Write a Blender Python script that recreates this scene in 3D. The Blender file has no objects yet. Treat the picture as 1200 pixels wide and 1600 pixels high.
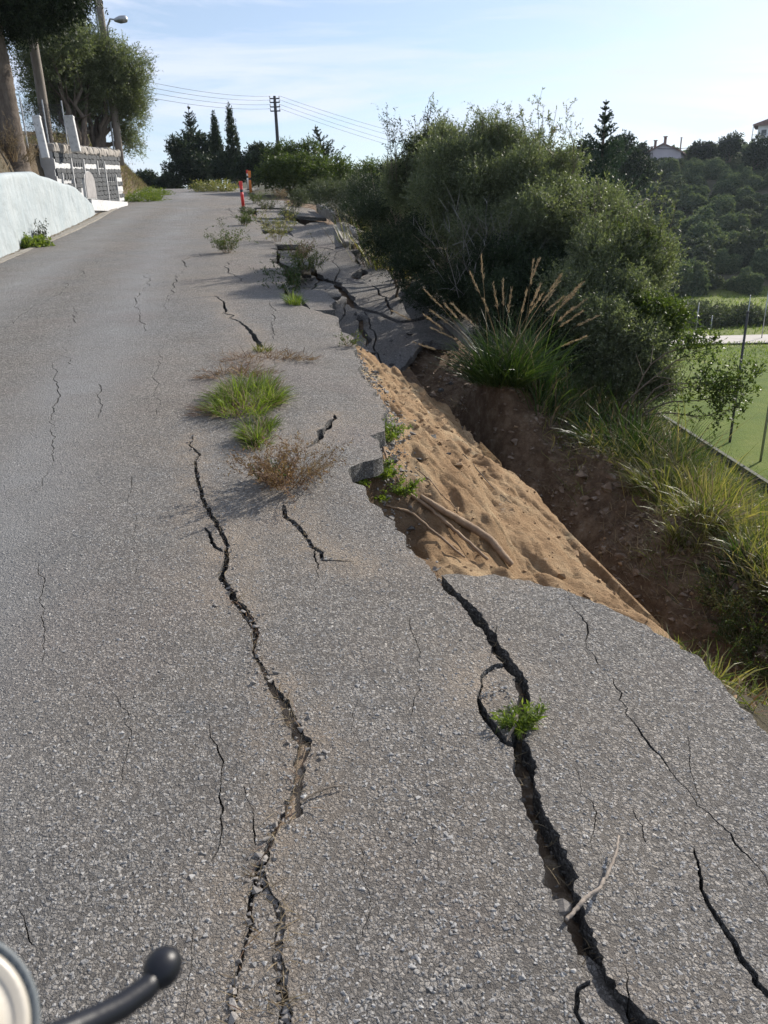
import bpy, math, random
import numpy as np
from mathutils import Vector, Matrix
from mathutils.geometry import delaunay_2d_cdt
random.seed(7)
RNG = np.random.default_rng(7)
scn = bpy.context.scene
COL = scn.collection
rad = math.radians

# ------------------------------------------------------------------ camera
FPX = 1180.0
TH, RO = rad(20.3), rad(1.4)
CAM = np.array([0, 0, 1.5])
cF = np.array([0, math.cos(TH), -math.sin(TH)])
_R0 = np.array([1, 0, 0.]); _U0 = np.array([0, math.sin(TH), math.cos(TH)])
cR = _R0 * math.cos(RO) - _U0 * math.sin(RO)
cU = _U0 * math.cos(RO) + _R0 * math.sin(RO)
cam_d = bpy.data.cameras.new('camera')
cam = bpy.data.objects.new('camera', cam_d); COL.objects.link(cam)
cam_d.sensor_fit = 'HORIZONTAL'; cam_d.sensor_width = 36
cam_d.lens = 36 * FPX / 1200
cam_d.dof.use_dof = True; cam_d.dof.focus_distance = 5.0; cam_d.dof.aperture_fstop = 15
cam_d.clip_start = .02; cam_d.clip_end = 2500
M = Matrix.Identity(4)
for i in range(3):
    M[i][0] = cR[i]; M[i][1] = cU[i]; M[i][2] = -cF[i]; M[i][3] = CAM[i]
cam.matrix_world = M
scn.camera = cam

# ------------------------------------------------------------------ sun, sky, exposure
SUN_EL, SUN_AZ = rad(29), rad(46)          # azimuth clockwise from +Y
sd = Vector((math.sin(SUN_AZ) * math.cos(SUN_EL), math.cos(SUN_AZ) * math.cos(SUN_EL), math.sin(SUN_EL)))
sun_d = bpy.data.lights.new('sun', 'SUN'); sun_d.energy = 4.6; sun_d.angle = rad(.6); sun_d.color = (1, .93, .83)
sun = bpy.data.objects.new('sun', sun_d); COL.objects.link(sun)
sun.rotation_euler = sd.to_track_quat('Z', 'Y').to_euler(); sun.location = (20, 20, 30)
w = bpy.data.worlds.new('World'); scn.world = w; w.use_nodes = True
nt = w.node_tree; nt.nodes.clear()
out = nt.nodes.new('ShaderNodeOutputWorld'); bg = nt.nodes.new('ShaderNodeBackground')
sky = nt.nodes.new('ShaderNodeTexSky'); sky.sky_type = 'NISHITA'; sky.sun_disc = False
sky.sun_elevation = SUN_EL; sky.sun_rotation = SUN_AZ; sky.air_density = 1.0; sky.dust_density = .6; sky.ozone_density = 2.4
tc = nt.nodes.new('ShaderNodeTexCoord')
mp = nt.nodes.new('ShaderNodeMapping'); mp.inputs['Scale'].default_value = (.8, 1.5, 6.5); mp.inputs['Rotation'].default_value = (.05, -.12, .3)
nz = nt.nodes.new('ShaderNodeTexNoise'); nz.inputs['Scale'].default_value = 2.2; nz.inputs['Detail'].default_value = 9; nz.inputs['Roughness'].default_value = .62; nz.inputs['Distortion'].default_value = .9
cr = nt.nodes.new('ShaderNodeValToRGB'); cr.color_ramp.elements[0].position = .42; cr.color_ramp.elements[1].position = .60
cr.color_ramp.elements[0].color = (.26, .26, .26, 1); cr.color_ramp.elements[1].color = (.85, .85, .85, 1)
cmx = nt.nodes.new('ShaderNodeMixRGB'); cmx.inputs['Color2'].default_value = (5.9, 6.4, 7.7, 1)
nt.links.new(tc.outputs['Generated'], mp.inputs['Vector']); nt.links.new(mp.outputs[0], nz.inputs['Vector'])
nt.links.new(nz.outputs['Fac'], cr.inputs[0]); nt.links.new(cr.outputs[0], cmx.inputs['Fac'])
nt.links.new(sky.outputs[0], cmx.inputs['Color1']); nt.links.new(cmx.outputs[0], bg.inputs[0])
bg.inputs[1].default_value = .088
nt.links.new(bg.outputs[0], out.inputs[0])
scn.view_settings.view_transform = 'Standard'; scn.view_settings.look = 'None'
scn.view_settings.gamma = 1; scn.view_settings.use_curve_mapping = False
scn.view_settings.exposure = .74
scn.render.engine = 'CYCLES'
scn.cycles.max_bounces = 6; scn.cycles.diffuse_bounces = 3; scn.cycles.transparent_max_bounces = 6; scn.cycles.volume_bounces = 1

# ------------------------------------------------------------------ measuring helpers (author side)
def ray(x, y): return cF * FPX + cR * (x - 600) - cU * (y - 800)
def at(x, y, d):
    v = ray(x, y); return CAM + v * (d / math.hypot(v[0], v[1]))
_v = ray(330, 262); _L = math.hypot(_v[0], _v[1]); HX = np.array([_v[0], _v[1]]) / _L; NX = np.array([HX[1], -HX[0]])
_xs = np.arange(-400, 600, .25)
_sl = np.interp(_xs, [-400, -60, -20, 18, 32, 43, 70, 110, 600], [0, 0, .0766, .0766, .094, .094, 0, -.02, 0])
_zz = np.concatenate([[0], np.cumsum((_sl[1:] + _sl[:-1]) / 2 * .25)]); _zz -= np.interp(0, _xs, _zz)
def zr(s): return np.interp(s, _xs, _zz)
def xy(s, t): return HX[0] * s + NX[0] * t, HX[1] * s + NX[1] * t
def st_of(x, y): return HX[0] * x + HX[1] * y, NX[0] * x + NX[1] * y
def P(s, t, dz=0):
    a, b = xy(s, t); return np.array([a, b, zr(s) + dz])
_sc = np.exp(np.linspace(math.log(.3), math.log(260), 4000))
def hit_st(x, y, dzf=0.):
    """point of the road surface (lowered by dzf) that the pixel shows, as (s, t, dist)"""
    d = ray(x, y); k = _sc / math.hypot(d[0], d[1]); p = CAM + d * k[:, None]
    s, t = st_of(p[:, 0], p[:, 1]); dz = dzf(s, t) if callable(dzf) else dzf
    i = np.argmax(p[:, 2] < zr(s) + dz); return float(s[i]), float(t[i]), float(np.linalg.norm(p[i] - CAM))

# ------------------------------------------------------------------ noise
_T = np.random.default_rng(11).random((256, 256))
def vn(x, y, o=0):
    x = np.asarray(x, float) + 17.3 * o; y = np.asarray(y, float) + 31.7 * o
    xi = np.floor(x).astype(int); yi = np.floor(y).astype(int); fx = x - xi; fy = y - yi
    fx = fx * fx * (3 - 2 * fx); fy = fy * fy * (3 - 2 * fy)
    a = _T[xi & 255, yi & 255]; b = _T[(xi + 1) & 255, yi & 255]; c = _T[xi & 255, (yi + 1) & 255]; d = _T[(xi + 1) & 255, (yi + 1) & 255]
    return (a * (1 - fx) + b * fx) * (1 - fy) + (c * (1 - fx) + d * fx) * fy
def fbm(x, y, oct=4, o=0, g=.5):
    r = 0; a = 1; n = 0
    for k in range(oct):
        r = r + a * (vn(x * 2**k, y * 2**k, o + k) * 2 - 1); n += a; a *= g
    return r / n
def sst(x, a, b):
    u = np.clip((np.asarray(x, float) - a) / (b - a), 0, 1); return u * u * (3 - 2 * u)

# ------------------------------------------------------------------ object helpers
def tag(o, label=None, cat=None, group=None, kind=None):
    if label: o['label'] = label
    if cat: o['category'] = cat
    if group: o['group'] = group
    if kind: o['kind'] = kind
    return o
def mesh_np(name, V, faces, mat=None, smooth=False, mats=None, midx=None):
    """V (n,3); faces: array (m,k) or list of arrays of equal width, or list of lists"""
    me = bpy.data.meshes.new(name); V = np.asarray(V, np.float32)
    me.vertices.add(len(V)); me.vertices.foreach_set('co', V.ravel())
    if isinstance(faces, np.ndarray): groups = [faces]
    elif len(faces) and isinstance(faces[0], np.ndarray) and faces[0].ndim == 2: groups = faces
    else:
        lens = np.array([len(f) for f in faces]); flat = np.concatenate([np.asarray(f) for f in faces]) if len(faces) else np.zeros(0, int)
        groups = None
    if groups is not None:
        groups = [g for g in groups if len(g)]
        lens = np.concatenate([np.full(len(g), g.shape[1]) for g in groups]); flat = np.concatenate([g.ravel() for g in groups])
    me.loops.add(len(flat)); me.loops.foreach_set('vertex_index', flat.astype(np.int32))
    me.polygons.add(len(lens)); st = np.concatenate([[0], np.cumsum(lens)[:-1]])
    me.polygons.foreach_set('loop_start', st.astype(np.int32)); me.polygons.foreach_set('loop_total', lens.astype(np.int32))
    sm = np.full(len(lens), smooth) if isinstance(smooth, bool) else np.asarray(smooth, bool)
    me.polygons.foreach_set('use_smooth', sm)
    for m in (mats or ([mat] if mat else [])): me.materials.append(m)
    if midx is not None: me.polygons.foreach_set('material_index', np.asarray(midx, np.int32))
    me.update(calc_edges=True); me.validate()
    return me
def link(name, me, parent=None, loc=(0, 0, 0), rot=None):
    o = bpy.data.objects.new(name, me); COL.objects.link(o); o.location = loc
    if rot is not None: o.rotation_euler = rot
    if parent is not None: o.parent = parent
    return o
def empty(name, loc, label, cat, group=None, rot=None):
    o = bpy.data.objects.new(name, None); COL.objects.link(o); o.location = loc
    o.empty_display_size = .2
    if rot is not None: o.rotation_euler = rot
    return tag(o, label, cat, group)
class MB:
    def __init__(s): s.v = []; s.f = []; s.m = []; s.n = 0
    def add(s, V, F, mi=0):
        V = np.asarray(V, float)
        s.v.append(V)
        for f in F: s.f.append([i + s.n for i in f]); s.m.append(mi)
        s.n += len(V)
    def box(s, c, h, R=None, mi=0, bev=0.0, jit=0.0):
        c = np.asarray(c, float); h = np.asarray(h, float)
        if bev > 0:
            pts = []
            b = min(bev, h.min() * .9)
            for sx in (-1, 1):
                for sy in (-1, 1):
                    for sz in (-1, 1):
                        pts += [(sx * (h[0] - b), sy * (h[1] - b), sz * h[2]), (sx * (h[0] - b), sy * h[1], sz * (h[2] - b)), (sx * h[0], sy * (h[1] - b), sz * (h[2] - b))]
            pts = np.array(pts)
            if jit: pts += RNG.normal(0, jit, pts.shape)
            if R is not None: pts = pts @ np.array(R).T
            V, F = hull(pts); s.add(V + c, F, mi); return
        pts = np.array([(x, y, z) for x in (-1, 1) for y in (-1, 1) for z in (-1, 1)], float) * h
        if jit: pts += RNG.normal(0, jit, pts.shape)
        if R is not None: pts = pts @ np.array(R).T
        s.add(pts + c, [(0, 1, 3, 2), (4, 6, 7, 5), (0, 4, 5, 1), (2, 3, 7, 6), (0, 2, 6, 4), (1, 5, 7, 3)], mi)
    def tube(s, pts, r, n=6, mi=0, cap=True):
        pts = np.asarray(pts, float); K = len(pts); r = np.broadcast_to(r, (K,))
        T = np.gradient(pts, axis=0); T /= np.linalg.norm(T, axis=1)[:, None] + 1e-9
        a = np.array([0, 0, 1.]) if abs(T[0][2]) < .9 else np.array([1., 0, 0])
        V = []
        u = np.cross(T[0], a); u /= np.linalg.norm(u)
        for k in range(K):
            u = u - T[k] * (u @ T[k]); u /= np.linalg.norm(u) + 1e-9; v2 = np.cross(T[k], u)
            for j in range(n):
                q = 2 * math.pi * j / n; V.append(pts[k] + r[k] * (math.cos(q) * u + math.sin(q) * v2))
        F = [(k * n + j, k * n + (j + 1) % n, (k + 1) * n + (j + 1) % n, (k + 1) * n + j) for k in range(K - 1) for j in range(n)]
        if cap: F += [tuple(range(n))[::-1], tuple((K - 1) * n + j for j in range(n))]
        s.add(V, F, mi)
    def lathe(s, prof, n=16, mi=0, origin=(0, 0, 0), R=None):
        V = []; K = len(prof)
        for r, z in prof:
            for j in range(n): q = 2 * math.pi * j / n; V.append((r * math.cos(q), r * math.sin(q), z))
        V = np.array(V)
        if R is not None: V = V @ np.array(R).T
        F = [(k * n + j, k * n + (j + 1) % n, (k + 1) * n + (j + 1) % n, (k + 1) * n + j) for k in range(K - 1) for j in range(n)]
        F += [tuple(range(n))[::-1], tuple((K - 1) * n + j for j in range(n))]
        s.add(V + np.array(origin), F, mi)
    def prism(s, poly, z0, z1, mi=0, frame=None):
        """poly of (a,b) extruded in the third axis; frame = (origin, ax_a, ax_b, ax_c)"""
        n = len(poly); pts = [(a, b, z) for z in (z0, z1) for a, b in poly]
        if frame is not None:
            o, A, B, Cc = [np.asarray(q, float) for q in frame]; pts = [o + A * p[0] + B * p[1] + Cc * p[2] for p in pts]
        F = [tuple(range(n))[::-1], tuple(range(n, 2 * n))] + [(i, (i + 1) % n, n + (i + 1) % n, n + i) for i in range(n)]
        s.add(pts, F, mi)
    def mesh(s, name, mats, smooth=False):
        if not isinstance(mats, (list, tuple)): mats = [mats]
        return mesh_np(name, np.concatenate(s.v), s.f, smooth=smooth, mats=mats, midx=s.m)
    def build(s, name, mats, parent=None, loc=(0, 0, 0), rot=None, smooth=False):
        return link(name, s.mesh(name, mats, smooth), parent, loc, rot)
import bmesh
def hull(pts):
    bm = bmesh.new()
    for p in pts: bm.verts.new(p)
    bmesh.ops.convex_hull(bm, input=bm.verts)
    for v in [v for v in bm.verts if not v.link_faces]: bm.verts.remove(v)
    bm.verts.index_update()
    V = np.array([v.co[:] for v in bm.verts]); F = [tuple(v.index for v in f.verts) for f in bm.faces]; bm.free()
    return V, F
def rotz(a): c, s = math.cos(a), math.sin(a); return np.array([[c, -s, 0], [s, c, 0], [0, 0, 1]])

# ------------------------------------------------------------------ materials
class NT:
    def __init__(s, name):
        s.m = bpy.data.materials.new(name); s.m.use_nodes = True; s.t = s.m.node_tree; s.t.nodes.clear()
        s.out = s.n('ShaderNodeOutputMaterial')
    def n(s, typ, **kw):
        nd = s.t.nodes.new(typ)
        for k, v in kw.items():
            if k in nd.inputs.keys(): s.set(nd, k, v)
            else: setattr(nd, k, v)
        return nd
    def set(s, nd, k, v):
        if isinstance(v, bpy.types.NodeSocket): s.t.links.new(v, nd.inputs[k])
        else: nd.inputs[k].default_value = v
    def l(s, a, b): s.t.links.new(a, b)
    def obj(s): return s.n('ShaderNodeTexCoord').outputs['Object']
    def geo(s): return s.n('ShaderNodeNewGeometry')
    def map(s, v, sc=(1, 1, 1), rot=(0, 0, 0)):
        m = s.n('ShaderNodeMapping'); s.l(v, m.inputs[0]); m.inputs['Scale'].default_value = sc; m.inputs['Rotation'].default_value = rot; return m.outputs[0]
    def noise(s, v, sc, det=4, rough=.55, dist=0):
        m = s.n('ShaderNodeTexNoise'); s.l(v, m.inputs['Vector']); m.inputs['Scale'].default_value = sc; m.inputs['Detail'].default_value = det
        m.inputs['Roughness'].default_value = rough; m.inputs['Distortion'].default_value = dist; return m.outputs['Fac']
    def ncol(s, v, sc, det=2):
        m = s.n('ShaderNodeTexNoise'); s.l(v, m.inputs['Vector']); m.inputs['Scale'].default_value = sc; m.inputs['Detail'].default_value = det; return m.outputs['Color']
    def vor(s, v, sc, feat='F1', rnd=1.0):
        m = s.n('ShaderNodeTexVoronoi', feature=feat); s.l(v, m.inputs['Vector']); m.inputs['Scale'].default_value = sc; m.inputs['Randomness'].default_value = rnd; return m
    def ramp(s, f, st, interp='LINEAR'):
        r = s.n('ShaderNodeValToRGB'); s.l(f, r.inputs[0]); e = r.color_ramp.elements; r.color_ramp.interpolation = interp
        while len(e) < len(st): e.new(.5)
        for q, (p, c) in zip(e, st):
            q.position = p; q.color = (c, c, c, 1) if isinstance(c, (int, float)) else (*c, 1)
        return r.outputs[0]
    def mix(s, f, a, b, mode='MIX'):
        m = s.n('ShaderNodeMixRGB', blend_type=mode)
        for k, v in (('Fac', f), ('Color1', a), ('Color2', b)):
            if isinstance(v, bpy.types.NodeSocket): s.l(v, m.inputs[k])
            elif k == 'Fac': m.inputs[k].default_value = v
            else: m.inputs[k].default_value = (v, v, v, 1) if isinstance(v, (int, float)) else (*v, 1)
        return m.outputs[0]
    def math(s, op, a, b=0., c=None):
        m = s.n('ShaderNodeMath', operation=op)
        for i, v in enumerate((a, b) if c is None else (a, b, c)):
            if isinstance(v, bpy.types.NodeSocket): s.l(v, m.inputs[i])
            else: m.inputs[i].default_value = v
        return m.outputs[0]
    def bump(s, h, strength=1., dist=.01, nrm=None):
        b = s.n('ShaderNodeBump'); s.l(h, b.inputs['Height']); b.inputs['Strength'].default_value = strength; b.inputs['Distance'].default_value = dist
        if nrm is not None: s.l(nrm, b.inputs['Normal'])
        return b.outputs[0]
    def bsdf(s, col, rough=.8, nrm=None, spec=.3, metal=0.):
        b = s.n('ShaderNodeBsdfPrincipled')
        if isinstance(col, bpy.types.NodeSocket): s.l(col, b.inputs['Base Color'])
        else: b.inputs['Base Color'].default_value = (*col, 1)
        if isinstance(rough, bpy.types.NodeSocket): s.l(rough, b.inputs['Roughness'])
        else: b.inputs['Roughness'].default_value = rough
        b.inputs['Specular IOR Level'].default_value = spec; b.inputs['Metallic'].default_value = metal
        if nrm is not None: s.l(nrm, b.inputs['Normal'])
        return b.outputs[0]
    def end(s, sh): s.l(sh, s.out.inputs['Surface']); return s.m

def mat_asphalt(name, dark=1.0, tint=True, bumpd=.022):
    k = NT(name); o = k.obj()
    wv = k.n('ShaderNodeVectorMath', operation='ADD')
    sc0 = k.n('ShaderNodeVectorMath', operation='SCALE'); k.l(k.ncol(o, 75, 3), sc0.inputs[0]); sc0.inputs['Scale'].default_value = .011
    k.l(o, wv.inputs[0]); k.l(sc0.outputs[0], wv.inputs[1]); ow = wv.outputs[0]
    v1 = k.vor(ow, 100); v2 = k.vor(ow, 230); e1 = k.vor(ow, 100, 'DISTANCE_TO_EDGE')
    g = k.n('ShaderNodeSeparateColor'); k.l(v1.outputs['Color'], g.inputs[0])
    stone = k.ramp(g.outputs[0], [(0, (.20, .196, .193)), (.35, (.28, .276, .27)), (.6, (.315, .305, .292)), (.85, (.365, .36, .352)), (.96, (.43, .423, .41)), (1, (.52, .51, .49))])
    fine = k.ramp(k.noise(o, 300, 3, .7), [(.3, (.6, .6, .6)), (.7, (1.28, 1.28, 1.28))])
    stone = k.mix(1, stone, fine, 'MULTIPLY')
    gap = k.ramp(k.math('ADD', e1.outputs['Distance'], k.math('MULTIPLY', k.math('SUBTRACT', k.noise(o, 130, 3), .5), .16)), [(0, 0.), (.07, 1.)])
    binder = (.105, .102, .099)
    gm = k.math('MULTIPLY', gap, k.ramp(g.outputs[1], [(.25, .15), (.5, 1.)]))
    col = k.mix(gm, binder, stone)
    if tint:
        s1 = k.ramp(k.noise(o, .55, 5, .6), [(.36, (1.0, 1.01, 1.02)), (.62, (1.15, 1.07, .98))])
        col = k.mix(.9, col, s1, 'MULTIPLY')
        s2 = k.ramp(k.noise(o, 2.6, 5, .7), [(.3, (.82, .82, .83)), (.65, (1.08, 1.08, 1.08))])
        col = k.mix(.8, col, s2, 'MULTIPLY')
        tr_ = k.n('ShaderNodeAttribute', attribute_name='track').outputs['Fac']; col = k.mix(k.math('MULTIPLY', tr_, k.ramp(k.noise(o, 1.6, 5, .65), [(.3, .4), (.65, .95)])), col, (.30, .30, .302))
        # dusty, sandy deposit along the broken side, drifting over the slabs
        at_ = k.n('ShaderNodeAttribute', attribute_name='dust')
        df = k.math('MULTIPLY', at_.outputs['Fac'], k.ramp(k.noise(o, 7, 5, .7), [(.35, .25), (.7, 1.)]))
        col = k.mix(df, col, (.40, .325, .25))
        col = k.mix(k.math('MULTIPLY', k.ramp(k.noise(o, 1.1, 3, .6), [(.55, 0.), (.75, 1.)]), .18), col, (.24, .19, .20))
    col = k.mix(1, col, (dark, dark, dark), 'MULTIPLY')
    h1 = k.ramp(v1.outputs['Distance'], [(0, 1.), (.45, .75), (1, 0.)])
    h = k.math('ADD', k.math('MULTIPLY', k.math('MULTIPLY', h1, gm), k.math('ADD', g.outputs[2], .35)), k.math('MULTIPLY', k.math('SUBTRACT', 1, v2.outputs['Distance']), .35))
    h = k.math('ADD', h, k.math('MULTIPLY', k.noise(o, 35, 3), .8)); h = k.math('ADD', h, k.math('MULTIPLY', k.noise(o, 210, 4, .7), .7))
    nb = k.bump(h, 1.0, bumpd)
    return k.end(k.bsdf(col, .82, nb, .25))
def mat_plain(name, c1, c2, sc=6, rough=.85, bsc=40, bd=.004, spec=.25, metal=0, stretch=(1, 1, 1), spots=None):
    k = NT(name); o = k.map(k.obj(), stretch)
    f = k.ramp(k.noise(o, sc, 6, .65), [(.3, c1), (.7, c2)])
    if spots: f = k.mix(k.ramp(k.noise(o, sc * 2.7, 5, .7), [(.52, 0.), (.68, 1.)]), f, spots)
    nb = k.bump(k.noise(o, bsc, 5, .7), 1, bd)
    return k.end(k.bsdf(f, rough, nb, spec, metal))
def mat_leaf(name, cols, trans=.35, rough=.45, spec=.4, back=None, tint=(1.25, 1.35, .55)):
    k = NT(name); g = k.geo()
    base = k.ramp(g.outputs['Random Per Island'], [(i / (len(cols) - 1), c) for i, c in enumerate(cols)])
    vary = k.ramp(k.noise(k.obj(), 1.3, 3), [(.3, (.75, .8, .8)), (.7, (1.2, 1.15, 1.05))])
    base = k.mix(1, base, vary, 'MULTIPLY')
    if back: base = k.mix(g.outputs['Backfacing'], base, back)
    tr = k.n('ShaderNodeBsdfTranslucent'); tcol = k.mix(1, base, tint, 'MULTIPLY'); k.l(tcol, tr.inputs[0])
    ms = k.n('ShaderNodeMixShader'); ms.inputs[0].default_value = trans
    k.l(k.bsdf(base, rough, None, spec), ms.inputs[1]); k.l(tr.outputs[0], ms.inputs[2])
    return k.end(ms.outputs[0])

ASPH = mat_asphalt('worn_asphalt')
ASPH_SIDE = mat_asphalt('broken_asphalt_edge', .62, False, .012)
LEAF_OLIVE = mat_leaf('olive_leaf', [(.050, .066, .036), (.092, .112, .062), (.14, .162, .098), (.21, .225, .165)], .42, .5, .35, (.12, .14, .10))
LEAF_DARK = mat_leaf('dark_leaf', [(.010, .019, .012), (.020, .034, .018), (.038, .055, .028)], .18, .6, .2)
LEAF_GREEN = mat_leaf('fresh_leaf', [(.03, .05, .014), (.055, .082, .022), (.095, .12, .036)], .4, .5, .3)
LEAF_GREY = mat_leaf('grey_green_leaf', [(.04, .052, .036), (.07, .085, .058), (.11, .125, .09)], .28, .6, .2)
LEAF_FAR = mat_leaf('far_scrub_leaf', [(.06, .085, .058), (.115, .145, .092), (.19, .215, .14)], .25, .8, .08)
LEAF_FARB = mat_leaf('far_brown_leaf', [(.085, .07, .055), (.12, .10, .08), (.15, .13, .095)], .2, .8, .08)
GRASS_G = mat_leaf('green_grass_blade', [(.055, .09, .015), (.11, .155, .03), (.20, .24, .065)], .45, .55, .25)
GRASS_Y = mat_leaf('yellow_green_blade', [(.045, .07, .012), (.10, .12, .028), (.20, .19, .075), (.30, .25, .13)], .36, .5)
GRASS_D = mat_leaf('deep_green_blade', [(.015, .035, .01), (.03, .06, .015), (.07, .10, .03)], .35, .45)
DRY = mat_leaf('dry_stalk', [(.12, .09, .06), (.21, .165, .11), (.32, .26, .18)], .25, .8, .1, tint=(1, .95, .85))
DRY_RED = mat_leaf('reddish_dry_weed', [(.08, .045, .035), (.16, .09, .06), (.26, .17, .10)], .25, .7)
PLUME = mat_leaf('seed_plume', [(.20, .16, .11), (.30, .24, .17), (.38, .31, .23)], .4, .8, .1, tint=(1, .93, .8))
BARK = mat_plain('grey_bark', (.07, .055, .045), (.17, .14, .115), 9, .95, 30, .02, stretch=(1, 1, .3))
TWIG = mat_plain('twig_bark', (.10, .08, .06), (.20, .165, .13), 20, .9, 90, .003)
GREYTWIG = mat_plain('grey_dead_twig', (.14, .135, .13), (.24, .23, .22), 20, .9, 90, .003)
ROOT = mat_plain('root_bark', (.17, .115, .075), (.30, .22, .15), 14, .85, 60, .006)
POLEW = mat_plain('weathered_pole_wood', (.13, .115, .10), (.25, .22, .19), 12, .9, 60, .006, stretch=(3, 3, .3))
POLED = mat_plain('dark_pole_wood', (.045, .045, .05), (.08, .08, .085), 12, .9, 60, .006, stretch=(3, 3, .3))
CONC = mat_plain('aged_concrete', (.17, .158, .138), (.30, .275, .24), 5, .9, 45, .006, spots=(.15, .14, .11))
CONC_D = mat_plain('pale_path_concrete', (.34, .31, .28), (.44, .41, .38), 1.5, .9, 20, .004)
METAL = mat_plain('galvanised_steel', (.28, .29, .30), (.40, .41, .42), 8, .45, 80, .001, .5, .8)
WIRE = mat_plain('cable_black', (.03, .03, .035), (.05, .05, .055), 8, .6, 50, .001)
RED = mat_plain('red_plastic', (.55, .03, .03), (.68, .05, .04), 6, .45, 40, .001, .4)
ORANGE = mat_plain('orange_plastic', (.62, .16, .03), (.72, .22, .04), 6, .45, 40, .001, .4)
WHITEP = mat_plain('white_reflective', (.6, .6, .6), (.75, .75, .74), 6, .4, 40, .001, .4)
SLATE = mat_plain('grey_slate_stone', (.045, .048, .052), (.095, .10, .105), 5, .85, 30, .012, spots=(.14, .14, .14))
WHITEST = mat_plain('white_painted_band', (.47, .47, .47), (.58, .58, .57), 3, .85, 30, .006, spots=(.30, .30, .30))
MORTAR = mat_plain('white_mortar', (.40, .40, .40), (.50, .50, .50), 6, .9, 40, .003)
RUBBLE = mat_plain('cap_rubble_stone', (.22, .20, .18), (.42, .39, .35), 5, .9, 30, .01)
DOORM = mat_plain('pale_panel', (.24, .23, .225), (.33, .315, .31), 5, .85, 30, .004)
def _plaster():
    k = NT('pale_blue_white_plaster'); o = k.obj()
    c = k.ramp(k.noise(o, .8, 6, .7), [(.3, (.28, .325, .345)), (.7, (.37, .40, .408))])
    c = k.mix(k.ramp(k.noise(k.map(o, (2.5, 2.5, .5)), 2, 5, .7), [(.45, 0.), (.75, .6)]), c, (.24, .26, .255))
    c = k.mix(k.ramp(k.noise(o, 6, 5, .7), [(.62, 0.), (.75, .35)]), c, (.38, .36, .30))
    nb = k.bump(k.noise(o, 3.5, 6, .6), 1, .05); nb = k.bump(k.noise(o, 40, 4), 1, .004, nb)
    return k.end(k.bsdf(c, .8, nb, .2))
PLASTER = _plaster()
def _terrain():
    k = NT('earth_and_turf'); o = k.obj(); a = k.n('ShaderNodeAttribute', attribute_name='zone'); sp = k.n('ShaderNodeSeparateColor'); k.l(a.outputs['Color'], sp.inputs[0])
    n1 = k.noise(o, 3, 8, .65); n2 = k.noise(o, 22, 6, .7)
    sand = k.ramp(n1, [(.30, (.21, .13, .07)), (.48, (.33, .22, .125)), (.66, (.42, .31, .19))])
    sand = k.mix(k.ramp(n2, [(.3, .35), (.6, 0.)]), sand, (.19, .115, .06))
    sand = k.mix(k.ramp(k.noise(o, 1.7, 4, .6), [(.6, 0.), (.72, .7)]), sand, (.24, .225, .16))
    sand = k.mix(k.ramp(k.noise(o, 4.4, 4, .6), [(.68, 0.), (.74, .8)]), sand, (.50, .45, .38))
    soil = k.ramp(k.noise(o, 5, 9, .78), [(.3, (.06, .04, .028)), (.5, (.14, .098, .066)), (.62, (.22, .165, .115)), (.75, (.30, .26, .215))])
    turf = k.ramp(k.noise(o, .35, 8, .7), [(.3, (.09, .12, .03)), (.55, (.15, .175, .05)), (.75, (.21, .20, .085))])
    scrub = k.ramp(k.noise(o, .12, 8, .7), [(.3, (.05, .055, .035)), (.5, (.085, .08, .055)), (.7, (.13, .11, .08))])
    c = k.mix(sp.outputs[0], scrub, sand); c = k.mix(sp.outputs[1], c, soil); c = k.mix(sp.outputs[2], c, turf)
    h = k.math('ADD', k.noise(o, 7, 9, .74), k.math('MULTIPLY', k.vor(o, 30).outputs['Distance'], .22))
    nb = k.bump(h, 1, .05); nb = k.bump(k.noise(k.map(o, (1, 1, 2.5), (0, 0, .2)), 26, 6, .75), 1, .02, nb); nb = k.bump(k.noise(o, 90, 4, .7), 1, .006, nb)
    return k.end(k.bsdf(c, .95, nb, .12))
TERR = _terrain()
def _pitch():
    k = NT('mown_pitch_turf'); o = k.obj()
    c = k.ramp(k.noise(o, .25, 6, .7), [(.3, (.062, .10, .018)), (.5, (.10, .135, .026)), (.72, (.155, .17, .045))])
    c = k.mix(k.ramp(k.noise(k.map(o, (1, 5, 1)), 1.2, 5, .7), [(.4, 0.), (.8, .5)]), c, (.07, .10, .024))
    return k.end(k.bsdf(c, .95, k.bump(k.noise(o, 12, 4), 1, .05), .1))
PITCH = _pitch()
CONC_K = mat_plain('mossy_dark_concrete', (.07, .075, .06), (.14, .14, .11), 5, .9, 45, .006)
DIRT = mat_plain('crack_dirt', (.13, .09, .06), (.30, .235, .17), 9, .97, 70, .01, spots=(.42, .36, .29))
ROCK = mat_plain('pebble_stone', (.13, .12, .11), (.27, .25, .23), 9, .85, 50, .004)
def _chip():
    k = NT('aggregate_chip'); g = k.geo()
    c = k.ramp(g.outputs['Random Per Island'], [(0, (.18, .176, .172)), (.4, (.25, .244, .236)), (.8, (.305, .298, .288)), (.96, (.35, .34, .325)), (1, (.42, .41, .39))])
    c = k.mix(1, c, k.ramp(k.noise(k.obj(), 260, 3), [(.3, .75), (.7, 1.15)]), 'MULTIPLY')
    return k.end(k.bsdf(c, .8, k.bump(k.noise(k.obj(), 300, 2), 1, .002), .3))
CHIP = _chip()

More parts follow.
